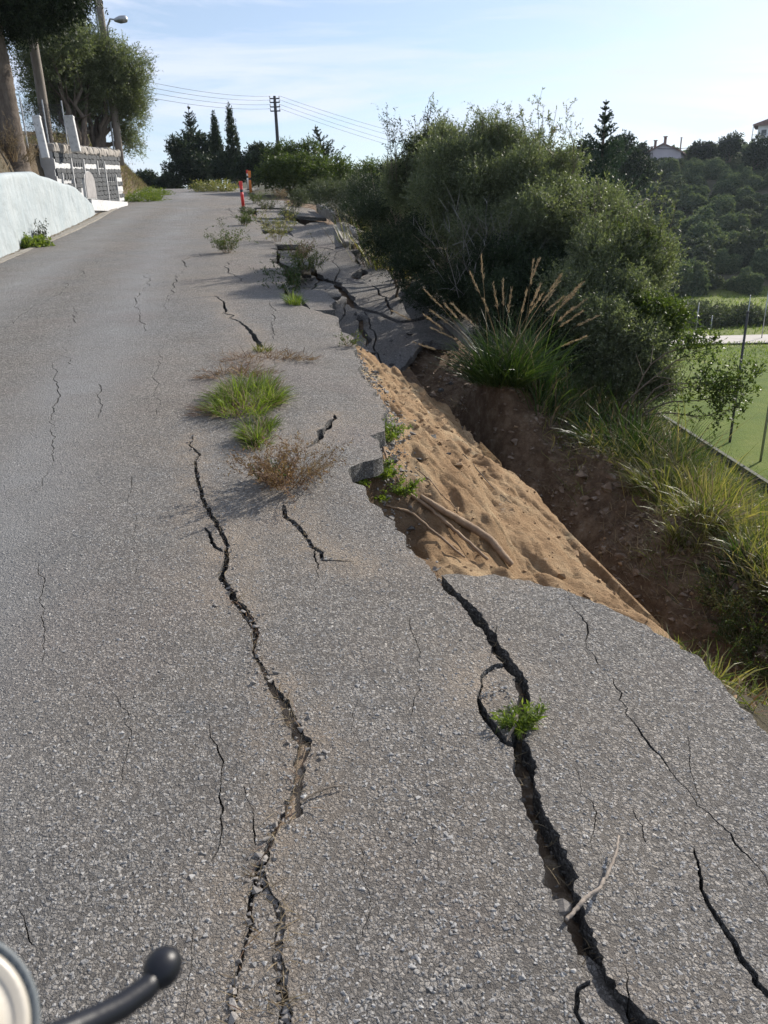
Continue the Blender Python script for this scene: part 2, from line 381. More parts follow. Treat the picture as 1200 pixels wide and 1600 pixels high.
# ------------------------------------------------------------------ the lie of the land, in road coordinates s (along), t (across)
E_S = [-60, -5, 0, 1.67, 2.03, 2.17, 2.33, 2.51, 2.66, 2.72, 2.88, 3.34, 3.80, 3.92, 4.09, 4.8, 5.16, 6.21, 7.1, 8.65, 9.15, 12.12, 14.34, 17, 24, 33.5, 60, 600]
E_T = [2.6, 1.68, 1.58, 1.5, 1.51, 1.46, 1.41, 1.27, 1.06, .77, .72, .66, .56, .57, .78, .92, 1.03, 1.06, 1.13, 1.18, .92, .85, .97, 1.15, 1.14, 1.18, 2.8, 2.8]
def edge(s): return np.interp(s, E_S, E_T)
def sag(s, t): return -.045 * sst(t, .3, 1.6) * sst(s, -4, 2) * (1 - sst(s, 14, 22)) + .010 * fbm(np.asarray(s) * .9, np.asarray(t) * .9, 3, 5)
def sheet_dz(s, t): return -np.interp(s, [8, 10, 12, 15, 18, 22, 40], [1.25, 1.0, .82, .62, .42, .16, .05]) - .05 * (np.asarray(t) - 2.2) * (np.asarray(s) < 22)
def terr_z(x, y):
    x = np.asarray(x, float); y = np.asarray(y, float); s, t = st_of(x, y); zR = zr(s)
    e = edge(s)
    # --- A: sandy scarp with the open fissure
    hol = .30 * sst(s, 3.25, 3.75) * (1 - sst(s, 4.0, 4.3)) + .05 + .10 * sst(s, 2.6, 2.8) * (1 - sst(s, 3.2, 3.5))
    rt = 2.37 + .12 * fbm(s * 1.3, s * 0 + 3, 5, 2, .6); u = np.clip((t - e) / np.maximum(rt - e, .05), 0, 1)
    sandz = -.07 - hol * (1 - u)**1.5 - .93 * (u**.92)
    sandz = sandz + .012 * fbm(s * 3 + t * 2, t * 14, 5, 77, .6) * sst(u, .02, .15)
    rn = fbm(s * 1.5 + t * 1.4, t * 2.6 - s * .5, 4, 83); rn2 = fbm(s * 3.2 + t * 2.2, t * 4.5 - s, 4, 85)
    sandz = sandz - (.05 * np.clip(1 - np.abs(rn) * 5, 0, 1) + .022 * np.clip(1 - np.abs(rn2) * 6, 0, 1)) * sst(u, .03, .2) + .045 * rn + .014 * rn2
    sandz = sandz - .06 * np.exp(-((u - .60 - .10 * fbm(s * 1.1, s * 0 + 9, 4, 23)) / .075)**2) + .06 * np.exp(-((u - .47) / .09)**2) + .03 * fbm(s * 1.0, t * 8, 4, 25) * sst(u, .05, .3)
    gul = fbm(s * 1.0 + t * .9, t * 3.4, 4, 9); led = fbm(s * .9 - t * .6, t * 2.2, 4, 21)
    sandz = sandz + (.05 * gul + .08 * led) * sst(u, 0, .3) + .018 * fbm(s * 5, t * 6, 6, 12, .75) * sst(u, 0, .12)
    sandz = sandz 
    g = sst(s, 2.5, 3.8) * (1 - sst(s, 11.5, 14))
    topz = np.interp(t, [3.3, 3.9, 5.5, 7.5, 60], [-1.22, -1.38, -2.2, -3.3, -38])
    fis = np.interp(t, [2.37, 2.48, 2.72, 2.92, 3.25, 3.75], [0, 1.1, 1.5, 1.25, .62, 0])
    base = np.where(t < rt, sandz, np.interp(t, [2.2, 3.3], [-.95, -1.22]))
    base = np.where(t > 3.3, topz, base)
    rough = .26 * fbm(s * 1.7, t * 1.5, 6, 31, .66) * sst(t, 2.5, 3.4) + .25 * fbm(s * .35, t * .35, 3, 33) * sst(t, 4, 7)
    md = np.exp(-((s - 8.5) / 1.15)**2 - ((t - 3.2) / .5)**2) * sst(t, 2.55, 2.95)
    A = base - fis * g * (1 + .25 * fbm(s * 1.3, t * 2.2, 4, 17)) * (1 - .9 * np.clip(md * 1.6, 0, 1)) + rough + .62 * md + (.09 * fbm(s * 5, t * 5, 5, 37, .7) - .10 * sst(vn(s * 2.2, t * 2.6, 57), .6, .8)) * sst(t, 2.5, 2.9)
    # --- C: weedy bank next to the camera (no fissure)
    Cb = np.interp(t - e, [0, .25, 1.6, 4, 6.5, 60], [-.12, -.26, -.80, -2.3, -4.2, -42]) + .12 * fbm(s * 1.4, t * 1.4, 4, 41)
    A = Cb + (A - Cb) * sst(s, 1.5, 3.0)
    # --- B: collapsed shoulder
    fl = sheet_dz(s, t) - .13 + .05 * fbm(s * 1.5, t * 1.5, 4, 51)
    B = np.where(t < 3.6, fl, fl - .05 - np.interp(t, [3.6, 5.5, 7.5, 60], [0, .6, 1.7, 38]) * np.where(s > 30, .7, 1)) + .2 * fbm(s * .35, t * .35, 3, 33) * sst(t, 4, 7)
    B = B - .35 * (1 - sst(t, e + .02, e + .5)) * (t > e) * (1 - sst(s, 16, 19))
    k = sst(s, 8.15, 8.55)
    k = np.where(t > 2.5, sst(s, 8.2, 11.5), k)
    right = A * (1 - k) + B * k
    under = -.17 + 0 * s
    right = np.where(t < e - .04, under, right)
    # --- left side: gutter, retained bank
    bt = np.interp(s, [-60, 14, 18, 23, 30, 34.3, 35.5, 45, 60, 80], [1.35, 1.5, 2.05, 2.15, 2.05, 2.0, 1.7, 2.6, 1.6, .6])
    back = np.interp(s, [-60, 22, 25.4, 34.0, 34.6, 60], [-4.45, -4.5, -4.95, -3.9, -4.0, -4.5])
    run = np.interp(s, [-60, 15, 20, 24.5, 25.5, 34, 36, 42, 600], [.4, .7, 1.0, .7, .15, .15, .9, 1.4, 2.0])
    lf = np.where(t > back, -.02, -.02 + bt * np.clip((back - t) / run, 0, 1)) + .10 * np.clip(back - run - t, 0, 40) + .06 * fbm(s * 1.2, t * 1.2, 4, 61) * sst(-t, 4.4, 5)
    z = zR + np.where(t > 0, right, np.where(t < -3.9, lf, under))
    cap_ = -7.5 + np.maximum(13.2 - x, 0) * np.interp(x, [4, 9, 13.2], [.95, .8, .7]); z = np.where((x > 4.5) & (t > 4), np.minimum(z, cap_), z)
    # --- valley floor and the hillside beyond
    val = -7.4 + .10 * fbm(x * .2, y * .2, 3, 71)
    z = np.where(t > 5, np.maximum(z, val), z)
    yy = y + .10 * x + 9 * fbm(x * .02, y * .02, 2, 81)
    hl = np.interp(yy, [104, 112, 135, 165, 200, 240, 400, 1500], [0, 2, 8, 16.5, 24, 25.8, 25.5, 20]) - 7.4 + 1.6 * fbm(x * .05, y * .05, 4, 91) * sst(yy, 104, 125)
    return np.where(t > 5, np.maximum(z, hl), z)
def terr_hit(px, py):
    d = ray(px, py); k = _sc / math.hypot(d[0], d[1]); p = CAM + d * k[:, None]
    below = (p[:, 2] < terr_z(p[:, 0], p[:, 1])) & (_sc > .9)
    i = np.argmax(below); return p[i]
def gz(x, y): return float(terr_z(np.array([x]), np.array([y]))[0])
def grid_mesh(ss, tt, zf, flip=False):
    S, T = np.meshgrid(ss, tt, indexing='ij'); X, Y = xy(S, T); Z = zf(X, Y)
    V = np.stack([X, Y, Z], -1).reshape(-1, 3); n, m = len(ss), len(tt)
    i = np.arange(n - 1)[:, None] * m + np.arange(m - 1)[None]
    F = np.stack([i, i + 1, i + m + 1, i + m], -1).reshape(-1, 4)[:, ::-1]
    return V, F, S.ravel(), T.ravel()
def zones(S, T, X, Y, Z):
    e = edge(S); dzr = Z - zr(S)
    n = fbm(S * 1.2, T * 1.2, 3, 101)
    sand = sst(T, -.5, e - .1) * (1 - sst(T, 2.5, 2.75)) * (1 - sst(S, 8.5, 9.2)) * sst(S, 2.1, 2.9)
    notch = (1 - sst(T - e, .18, .5 + .1 * n)) * sst(S, 2.5, 2.8) * (1 - sst(S, 4.2, 4.7)) * .75
    soil = np.clip(sst(T, 2.5, 2.7) * (1 - sst(T + .5 * n, 4.5, 5.5)) + (S > 8.6) * (T > 0) * (1 - sst(T + .5 * n, 4, 5)), 0, 1) * (S < 40)
    soil = np.maximum(soil, notch); soil = np.maximum(soil, (T < 0) * .6 * (T > -4.8)); soil = np.maximum(soil, (T > e) * (1 - sst(S, 1.2, 2.4)) * .7 * (1 - sst(T, 4, 6)))
    turf = (T > 5) * (1 - sst(Z, -6.9, -6.2)) * (Y < 125)
    left = (T < -4.5) * (.35 + .5 * n)
    soil = np.maximum(soil, np.clip(left, 0, 1))
    return np.stack([sand, np.clip(soil, 0, 1), np.clip(turf, 0, 1), np.ones_like(sand)], -1)
def spaced(knots):
    out_ = []
    for (a, b, da, db) in knots:
        x = a; u = []
        while x < b - 1e-6:
            u.append(x); q = (x - a) / (b - a); x += da + (db - da) * q
        out_ += u
    out_.append(knots[-1][1]); return np.array(out_)
def ground(name, ss, tt, extra=None, kind='structure'):
    V, F, S, T = grid_mesh(ss, tt, lambda x, y: terr_z(x, y))
    me = mesh_np(name, V, F, TERR, smooth=True)
    ca = me.color_attributes.new('zone', 'FLOAT_COLOR', 'POINT'); ca.data.foreach_set('color', zones(S, T, V[:, 0], V[:, 1], V[:, 2]).astype(np.float32).ravel())
    return tag(link(name, me), kind=kind)
S_NEAR = spaced([(1.2, 9.2, .024, .03), (9.2, 20, .04, .12)])
T_R = spaced([(.3, 3.6, .02, .022), (3.6, 8.0, .05, .16)])
emb = ground('embankment', S_NEAR, T_R); tag(emb, 'collapsed roadside slope of tan sand and brown soil', kind='structure')
T_L = spaced([(-60, -8, 4, .6), (-8, -3.9, .2, .12), (-3.9, .3, .6, .4)])
S_BACK = spaced([(-60, -4, 5, .5), (-4, 1.2, .3, .15)]); S_ALL = np.concatenate([S_BACK[:-1], spaced([(1.2, 20, .4, .4)])[:-1], spaced([(20, 70, .3, .8), (70, 420, 1.2, 14)])])
tag(ground('roadside_bank', S_ALL, T_L), 'earth bank beside the upper side of the road')
tag(ground('foreground_bank', S_BACK, np.concatenate([[.3, .8], spaced([(1.2, 8, .1, .2)])])), 'weedy bank below the near road edge')
tag(ground('shoulder_ground', spaced([(20, 110, .3, 3), (110, 420, 3, 14)]), spaced([(.3, 8, .2, .3)])), 'ground beneath the broken shoulder')
tag(ground('valley_and_hillside', np.concatenate([spaced([(-60, 110, 2.2, 1.3)])[:-1], spaced([(110, 420, 1.3, 8)])]), spaced([(8.0, 60, .45, 1.2), (60, 420, 1.4, 14)])), 'valley floor and scrubby hillside opposite')

# ------------------------------------------------------------------ road: outline minus cracks
def jag(poly, step_k, amp_k, seed, closed=False):
    """refine a (s,t,width) polyline with fractal jitter; step and amplitude grow with distance"""
    r = np.random.default_rng(seed); pts = [np.array(p, float) for p in poly]; res = []
    for a, b in zip(pts[:-1], pts[1:]):
        L = np.linalg.norm((b - a)[:2]); D = max(1.6, abs((a[0] + b[0]) / 2)); n = max(1, int(L / (step_k * D)))
        for i in range(n): res.append(a + (b - a) * (i / n))
    res.append(pts[-1]); A = np.array(res)
    n = len(A); D = np.maximum(1.6, np.abs(A[:, 0])) * amp_k
    x = np.arange(n); w1 = r.normal(0, 1, n + 2); lo = np.interp(x / 3.0, np.arange(n + 2), r.normal(0, 1, n + 2))
    tg = np.gradient(A[:, :2], axis=0) if n > 2 else np.tile(A[-1, :2] - A[0, :2], (n, 1)); tg /= np.linalg.norm(tg, axis=1)[:, None] + 1e-9
    nr = np.stack([-tg[:, 1], tg[:, 0]], -1)
    l2 = np.interp(x / 8.0, np.arange(n + 2), r.normal(0, 1, n + 2)); off = (w1[:n] * .22 + lo * .7 + l2) * D
    A[:, :2] += nr * off[:, None]
    return A, nr
CRACKS_PX = {
 'A': [(298, 680, 2), (302, 696, 3), (315, 712, 5), (303, 735, 6), (312, 765, 8), (325, 800, 9), (335, 822, 9), (352, 840, 8), (355, 870, 11), (350, 905, 12), (360, 930, 15), (385, 965, 13), (400, 990, 9), (402, 1018, 5), (420, 1055, 11), (432, 1090, 20), (455, 1130, 24), (477, 1158, 27), (470, 1200, 18), (463, 1235, 15), (460, 1268, 28), (440, 1290, 9), (418, 1325, 9), (410, 1360, 15), (397, 1400, 9), (390, 1440, 7), (385, 1490, 5), (372, 1520, 8), (370, 1610, 7)],
 'A2': [(412, 1355, 9), (420, 1385, 13), (434, 1410, 12), (436, 1440, 13), (428, 1490, 11), (433, 1530, 17), (440, 1570, 20), (446, 1640, 22)],
 'A3': [(325, 822, 6), (335, 845, 8), (355, 860, 6)],
 'B': [(672, 866, 14), (684, 885, 18), (705, 910, 22), (735, 938, 24), (765, 975, 26), (785, 1008, 28), (805, 1040, 26), (816, 1075, 22), (814, 1110, 15), (806, 1140, 18), (820, 1180, 30), (830, 1225, 32), (838, 1262, 36), (858, 1300, 38), (876, 1350, 40), (888, 1400, 44), (905, 1450, 36), (920, 1500, 36), (945, 1545, 32), (985, 1572, 36), (1022, 1610, 44), (1060, 1660, 40), (1075, 1740, 40), (1130, 1900, 40)],
 'B2': [(742, 1082, 4), (752, 1100, 12), (762, 1118, 16), (780, 1140, 14), (802, 1162, 16)],
 'B3': [(790, 1030, 8), (770, 1035, 6), (755, 1052, 4), (745, 1088, 3)],
 'B4': [(925, 1530, 10), (905, 1545, 8), (900, 1580, 7), (915, 1610, 8), (950, 1680, 8)],
 'C': [(885, 893, 4), (892, 912, 3), (915, 960, 5), (935, 1015, 5)], 'C2': [(962, 1035, 4), (980, 1085, 5), (1020, 1140, 6), (1048, 1172, 4), (1090, 1215, 5), (1135, 1265, 6), (1185, 1325, 6), (1240, 1400, 6)],
 'D': [(1080, 1120, 3), (1086, 1180, 3), (1095, 1230, 3)], 'D2': [(1085, 1300, 3), (1100, 1360, 5), (1115, 1395, 7), (1150, 1450, 10), (1190, 1500, 11), (1260, 1590, 12)],
 'E': [(437, 790, 6), (450, 812, 11), (475, 842, 6), (497, 860, 9), (506, 874, 6), (550, 879, 2)], 'E2': [(497, 858, 5), (492, 885, 4), (488, 925, 3)],
 'F': [(526, 646, 4), (518, 660, 10), (508, 672, 13), (496, 684, 9), (484, 702, 3)],
 'G': [(334, 462, 2), (350, 480, 4), (375, 503, 4), (395, 522, 7), (412, 542, 8)],
 'G2': [(355, 408, 3), (366, 428, 4), (378, 440, 3)], 'H': [(330, 392, 2), (300, 402, 3), (280, 432, 3), (262, 468, 3), (256, 490, 2)],
 'I': [(150, 405, 2), (95, 455, 3), (30, 492, 3), (10, 515, 2)], 'J': [(90, 560, 2), (95, 605, 3), (84, 660, 3), (82, 730, 3), (40, 775, 3)],
 'K': [(330, 1125, 2), (346, 1190, 4), (340, 1245, 5), (346, 1290, 3), (330, 1345, 4)], 'L': [(300, 1415, 2), (285, 1600, 2)], 'M': [(672, 1285, 3), (680, 1340, 4), (678, 1370, 2)],
 'N': [(30, 1395, 3), (42, 1450, 5), (50, 1480, 3)], 'O': [(210, 740, 2), (205, 830, 2), (212, 900, 2)], 'Q': [(380, 1225, 4), (392, 1262, 4), (396, 1320, 3)],
 'R': [(420, 470, 2), (428, 500, 3), (424, 530, 2)], 'S': [(345, 340, 3), (348, 360, 3), (330, 380, 2)], 'T': [(360, 325, 2), (352, 345, 2)], 'U': [(1020, 1300, 2), (990, 1240, 2)], 'ha': [(150, 600, 2), (162, 680, 2), (158, 760, 2)], 'hb': [(60, 880, 2), (72, 960, 2), (66, 1040, 2)], 'hc': [(252, 540, 2), (240, 600, 2), (246, 650, 2)], 'hd': [(180, 1080, 2), (196, 1150, 2), (188, 1230, 2)], 'he': [(120, 480, 2), (100, 530, 2), (108, 570, 2)], 'hf': [(640, 960, 2), (652, 1040, 2), (640, 1120, 2)], 'hg': [(560, 1320, 2), (572, 1400, 2), (566, 1470, 2)], 'hh': [(230, 430, 2), (216, 470, 2), (222, 520, 2)], 'hi': [(900, 1180, 2), (930, 1250, 2), (925, 1310, 2)],
 'W': [(560, 1090, 2), (545, 1150, 2)],
 'X': [(775, 960, 3), (772, 1000, 3), (768, 1030, 2)], 'Y': [(975, 1480, 3), (985, 1530, 4), (990, 1575, 3)],
}
def crack_quads(pl, seed, dzf=0., amp=.0030, step=.0065):
    P0 = []
    kA = .82 if pl[0][0] == 298 else 1.
    for (x, y, wd) in pl:
        wd = wd * kA
        s, t, D = hit_st(x, min(y, 1900), dzf); P0.append((s, t, wd * D / FPX))
    if len(pl) > 20 and pl[0][0] == 672: P0 += [(-.4, 1.0, .05), (-2., 1.35, .04), (-3.4, 1.9, .03)]
    A, nr = jag(P0, step, amp, seed); r = np.random.default_rng(seed + 5); n = len(A)
    if max(p[2] for p in pl) <= 7: A[:, 2] *= .12 + .45 * np.clip(.5 + 1.6 * (vn(np.arange(n) / 9., np.zeros(n), seed) - .35), 0, 1.2)
    wv = A[:, 2] * (1 + .05 * r.normal(0, 1, n) + .13 * np.interp(np.arange(n) / 7., np.arange(n + 2), r.normal(0, 1, n + 2))); wv = np.maximum(wv, .0013); wv[0] *= .2; wv[-1] *= .2
    sh = .05 * A[:, 2] * r.normal(0, 1, n)
    Lp = A[:, :2] + nr * (wv / 2 + sh)[:, None]; Rp = A[:, :2] - nr * (wv / 2 - sh)[:, None]
    return [np.array([Lp[i], Rp[i], Rp[i + 1], Lp[i + 1]]) for i in range(n - 1)], A
def cut_sheet(outline, quads, steiner):
    vs = []; faces = []
    def addf(pts):
        pts = np.asarray(pts); x_, y_ = pts[:, 0], pts[:, 1]
        if np.sum(x_ * np.roll(y_, -1) - np.roll(x_, -1) * y_) < 0: pts = pts[::-1]
        i = len(vs); vs.extend([Vector((float(p[0]), float(p[1]))) for p in pts]); faces.append(list(range(i, i + len(pts))))
    addf(outline)
    for q in quads: addf(q)
    for p in steiner: vs.append(Vector((float(p[0]), float(p[1]))))
    r = delaunay_2d_cdt(vs, [], faces, 0, 1e-6, True)
    V = np.array([v[:] for v in r[0]])
    tri = np.array([f for f, o in zip(r[2], r[5]) if len(f) == 3 and not any(q > 0 for q in o)])
    c = V[tri].mean(1); O = np.asarray(outline, float); x2 = np.roll(O[:, 0], -1); y2 = np.roll(O[:, 1], -1); ins = np.zeros(len(c), bool)
    for xa, ya, xb, yb in zip(O[:, 0], O[:, 1], x2, y2):
        if ya == yb: continue
        m = (ya > c[:, 1]) != (yb > c[:, 1]); ins ^= m & (c[:, 0] < (xb - xa) * (c[:, 1] - ya) / (yb - ya) + xa)
    return V, tri[ins]
def components(nv, F):
    lab = np.arange(nv)
    while True:
        m = lab[F].min(axis=1); new = lab.copy()
        for k in range(F.shape[1]): np.minimum.at(new, F[:, k], m)
        new = new[new]
        if (new == lab).all(): break
        lab = new
    return lab[F[:, 0]]
def slab_mesh(name, V2, F, zf, thick, dust=None):
    """top sheet, jagged side walls and underside of one piece of asphalt"""
    used, inv = np.unique(F, return_inverse=True); F = inv.reshape(F.shape); V2 = V2[used]
    a = V2[F[:, 0]]; b = V2[F[:, 1]]; c = V2[F[:, 2]]
    X, Y = xy(V2[:, 0], V2[:, 1]); Z = zf(V2[:, 0], V2[:, 1]); top = np.stack([X, Y, Z], -1)
    # orientation so that normals point up
    cr_ = np.cross(top[F[:, 1]] - top[F[:, 0]], top[F[:, 2]] - top[F[:, 0]])[:, 2]; F[cr_ < 0] = F[cr_ < 0][:, ::-1]
    E = np.concatenate([F[:, [0, 1]], F[:, [1, 2]], F[:, [2, 0]]]); key = E[:, 0].astype(np.int64) * len(V2) + E[:, 1]; rk = E[:, 1].astype(np.int64) * len(V2) + E[:, 0]
    B = E[~np.isin(key, rk)]
    n = len(top); bv = np.unique(B); idx = np.full(n, -1); idx[bv] = np.arange(len(bv))
    w0 = top[bv]; nb = len(bv)
    rr = np.random.default_rng(3); D = np.maximum(1.6, np.linalg.norm(w0 - CAM, axis=1))
    w1 = w0.copy(); w1[:, :2] += rr.normal(0, .35, (nb, 2)) * .0016 * D[:, None]; w1[:, 2] -= thick * .45
    w2 = w0.copy(); w2[:, :2] += rr.normal(0, .35, (nb, 2)) * .0016 * D[:, None]; w2[:, 2] -= thick
    VV = np.concatenate([top, w0, w1, w2]); a, b = idx[B[:, 0]] + n, idx[B[:, 1]] + n
    W1 = np.stack([b, a, a + nb, b + nb], -1); W2 = np.stack([b + nb, a + nb, a + 2 * nb, b + 2 * nb], -1)
    mi = np.concatenate([np.zeros(len(F)), np.ones(len(W1) * 2)]); sm = mi == 0
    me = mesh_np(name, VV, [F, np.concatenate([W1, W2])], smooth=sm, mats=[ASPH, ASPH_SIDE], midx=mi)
    S2 = np.concatenate([V2, V2[bv], V2[bv], V2[bv]])
    a2 = me.attributes.new('track', 'FLOAT', 'POINT'); a2.data.foreach_set('value', (np.exp(-((S2[:, 1] + 1.15) / .42) ** 2) + np.exp(-((S2[:, 1] + 2.85) / .4) ** 2)).astype(np.float32))
    at_ = me.attributes.new('dust', 'FLOAT', 'POINT'); dv = dust(S2[:, 0], S2[:, 1]) if dust else np.zeros(len(VV))
    at_.data.foreach_set('value', dv.astype(np.float32))
    return me
quads = []; crack_lines = {}
for i, (nm, pl) in enumerate(CRACKS_PX.items()):
    q, A = crack_quads(pl, 100 + i, amp=.0026 if nm[0] in 'AB' else .0034); quads += q; crack_lines[nm] = A
# right-hand outline from the photograph's break line, jagged
ed = [(s, t, 0) for s, t in zip(E_S, E_T) if -8 <= s <= 60]
ed = [(-8, float(edge(-8)), 0)] + ed if ed[0][0] > -8 else ed
EJ, _ = jag(ed, .008, .0052, 77)
LJ, _ = jag([(110, -3.7, 0), (60, -3.65, 0), (27, -3.62, 0), (15, -3.76, 0), (-8, -3.8, 0)], .03, .0012, 78)
outline = np.concatenate([EJ[:, :2], [(110, 3.0)], LJ[:, :2]])
stn = []
s0 = -7.9
while s0 < 108:
    d = .16 if s0 < 6 else .16 + (s0 - 6) * .03
    tt = np.arange(-3.6, edge(s0) - .05, max(d, .16))
    stn += [(s0 + random.uniform(-.2, .2) * d, t + random.uniform(-.2, .2) * d) for t in tt if t < edge(s0) - .04]
    s0 += d
V2, F2 = cut_sheet(outline, quads, stn)
lab = components(len(V2), F2); ids, cnt = np.unique(lab, return_counts=True)
big = ids[np.argmax(cnt)]
def dustf(s, t):
    d = np.full(len(s), 9.)
    for nm in ('A', 'A2', 'E', 'G', 'F', 'B3'):
        A = crack_lines[nm]
        for p in A[::2]: d = np.minimum(d, np.hypot(s - p[0], t - p[1]) - p[2] * .5)
    for (px_, py_, rr_) in [(390, 625, .30), (402, 690, .16), (445, 755, .18), (410, 560, .25), (355, 395, .25), (460, 815, .12)]:
        a_ = hit_st(px_, py_); d = np.minimum(d, np.maximum(np.hypot((s - a_[0]) * .55, t - a_[1]) - rr_ * .5, 0))
    k = np.exp(-np.maximum(d, 0) / .07) * 1.0
    return np.clip(k + .22 * sst(t, -1.3, -.2) * (1 - sst(t, .9, 1.6)) + .35 * (1 - sst(edge(s) - t, 0, .15)) * (s > 2.6), 0, 1) * np.clip(.75 + .5 * fbm(s * 2, t * 2, 3, 121), 0, 1)
def road_z(s, t): return zr(s) + sag(s, t)
road = tag(link('road', slab_mesh('road', V2, F2[lab == big].copy(), road_z, .10, dustf)), 'cracked grey asphalt road climbing to the crest', kind='structure')
for k_ in ids:
    if k_ == big: continue
    Fk = F2[lab == k_]
    if len(Fk) < 3: continue
    c = V2[np.unique(Fk)].mean(0); dr = -.022 if len(Fk) > 200 else -.008
    zf = lambda s, t, c=c, dr=dr: road_z(s, t) + dr - (.012 * (t - .9) if dr == -.022 else 0)
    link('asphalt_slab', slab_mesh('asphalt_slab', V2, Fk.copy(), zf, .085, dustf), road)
# dirt beneath the cracks
def subsoil():
    ss = spaced([(.7, 9, .018, .05)]); tt = np.arange(-1.7, 1.42, .02)
    S, T = np.meshgrid(ss, tt, indexing='ij'); dz = np.full(S.shape, -.125) + .02 * fbm(S * 9, T * 9, 4, 131)
    fill = {'A': .112, 'A2': .112, 'A3': .08, 'E': .09, 'G': .05, 'F': .02, 'B': .02, 'B2': .03, 'B3': .085, 'Q': .08, 'K': .07}
    for nm, hgt in fill.items():
        A = crack_lines[nm]
        for p in A[::2]:
            d = np.hypot(S - p[0], T - p[1]); kx = fbm(np.array([p[0] * 2.3]), np.array([p[1] * 2.3]), 3, 141)[0]
            h_ = hgt * np.clip(.8 + .8 * kx, .1, 1.15)
            dz = np.maximum(dz, np.where(d < .07, -.125 + h_ * (1 - d / .12) + .014 * fbm(S * 30, T * 30, 3, 151), -9))
    dz = np.minimum(dz, -.010); inside = T < edge(S) - .12
    X, Y = xy(S, T); Z = zr(S) + sag(S, T) + dz; Z = np.where(inside, Z, Z - .2)
    n, m = S.shape; i = np.arange(n - 1)[:, None] * m + np.arange(m - 1)[None]; F = np.stack([i, i + m, i + m + 1, i + 1], -1)
    keep = inside[:-1, :-1] | inside[1:, 1:]
    me = mesh_np('subsoil', np.stack([X, Y, Z], -1).reshape(-1, 3), F[keep], DIRT, smooth=True)
    tag(link('subsoil', me), 'brown dirt filling the cracks under the asphalt', kind='structure')
subsoil()

# loose and proud aggregate on the near road
def pebble_pts(n, r, seed, flat=.6):
    q = np.random.default_rng(seed); a = q.normal(0, 1, (n, 3)); a /= np.linalg.norm(a, axis=1)[:, None]; a *= q.uniform(.75, 1.15, (n, 1)); a[:, 2] *= flat; return a * r
PEB = [hull(pebble_pts(9, 1, 300 + i, .62)) for i in range(12)]
PEB = [(V, np.array(F)) for V, F in PEB]
def scatter_pebbles(name, pts, size, mat, label, emb_=.25, parent=None, seed=1):
    q = np.random.default_rng(seed); Vs = []; Fs = []; n0 = 0; kk = q.integers(0, len(PEB), len(pts))
    for k in range(len(PEB)):
        Pk = pts[kk == k]; sk = size[kk == k]
        if not len(Pk): continue
        V, F = PEB[k]; a = q.uniform(0, 6.28, len(Pk)); ca, sa = np.cos(a), np.sin(a)
        el = q.uniform(.7, 1.3, len(Pk))
        x = V[None, :, 0] * sk[:, None] * el[:, None]; y = V[None, :, 1] * sk[:, None]; z = V[None, :, 2] * sk[:, None]
        W = np.stack([x * ca[:, None] - y * sa[:, None] + Pk[:, None, 0], x * sa[:, None] + y * ca[:, None] + Pk[:, None, 1], z + Pk[:, None, 2] + emb_ * sk[:, None]], -1).reshape(-1, 3)
        FF = (F[None] + (np.arange(len(Pk)) * len(V))[:, None, None]).reshape(-1, 3) + n0
        Vs.append(W); Fs.append(FF); n0 += len(W)
    me = mesh_np(name, np.concatenate(Vs), np.concatenate(Fs), mat)
    return tag(link(name, me, parent), label, kind='stuff')
def tri_mask(s, t):
    """True where the point lies on asphalt (not in a crack)"""
    ok = t < edge(s) - .01
    for A in crack_lines.values():
        for p in A: ok &= np.hypot(s - p[0], t - p[1]) > p[2] * .62 + .004
    return ok
nC = 34000
u = RNG.random(nC); sC = .9 * (5.2 / .9) ** u; tC = RNG.uniform(-2.3, 1.6, nC)
pxy = np.stack(xy(sC, tC), -1); keep = tri_mask(sC, tC); sC, tC = sC[keep], tC[keep]
X, Y = xy(sC, tC); slabdz = np.zeros(len(sC))
Bc = crack_lines['B']; tB = np.interp(sC, Bc[::-1, 0], Bc[::-1, 1]) if Bc[0, 0] > Bc[-1, 0] else np.interp(sC, Bc[:, 0], Bc[:, 1])
slabdz = np.where((tC > tB) & (sC < Bc[:, 0].max()), -.022 - .012 * (tC - .9), 0)
szC = np.clip(RNG.lognormal(math.log(.0045), .32, len(sC)), .0025, .0105)
scatter_pebbles('road_aggregate', np.stack([X, Y, road_z(sC, tC) + slabdz], -1), szC, CHIP, 'stone chips standing proud of the worn asphalt', -.16, seed=5)

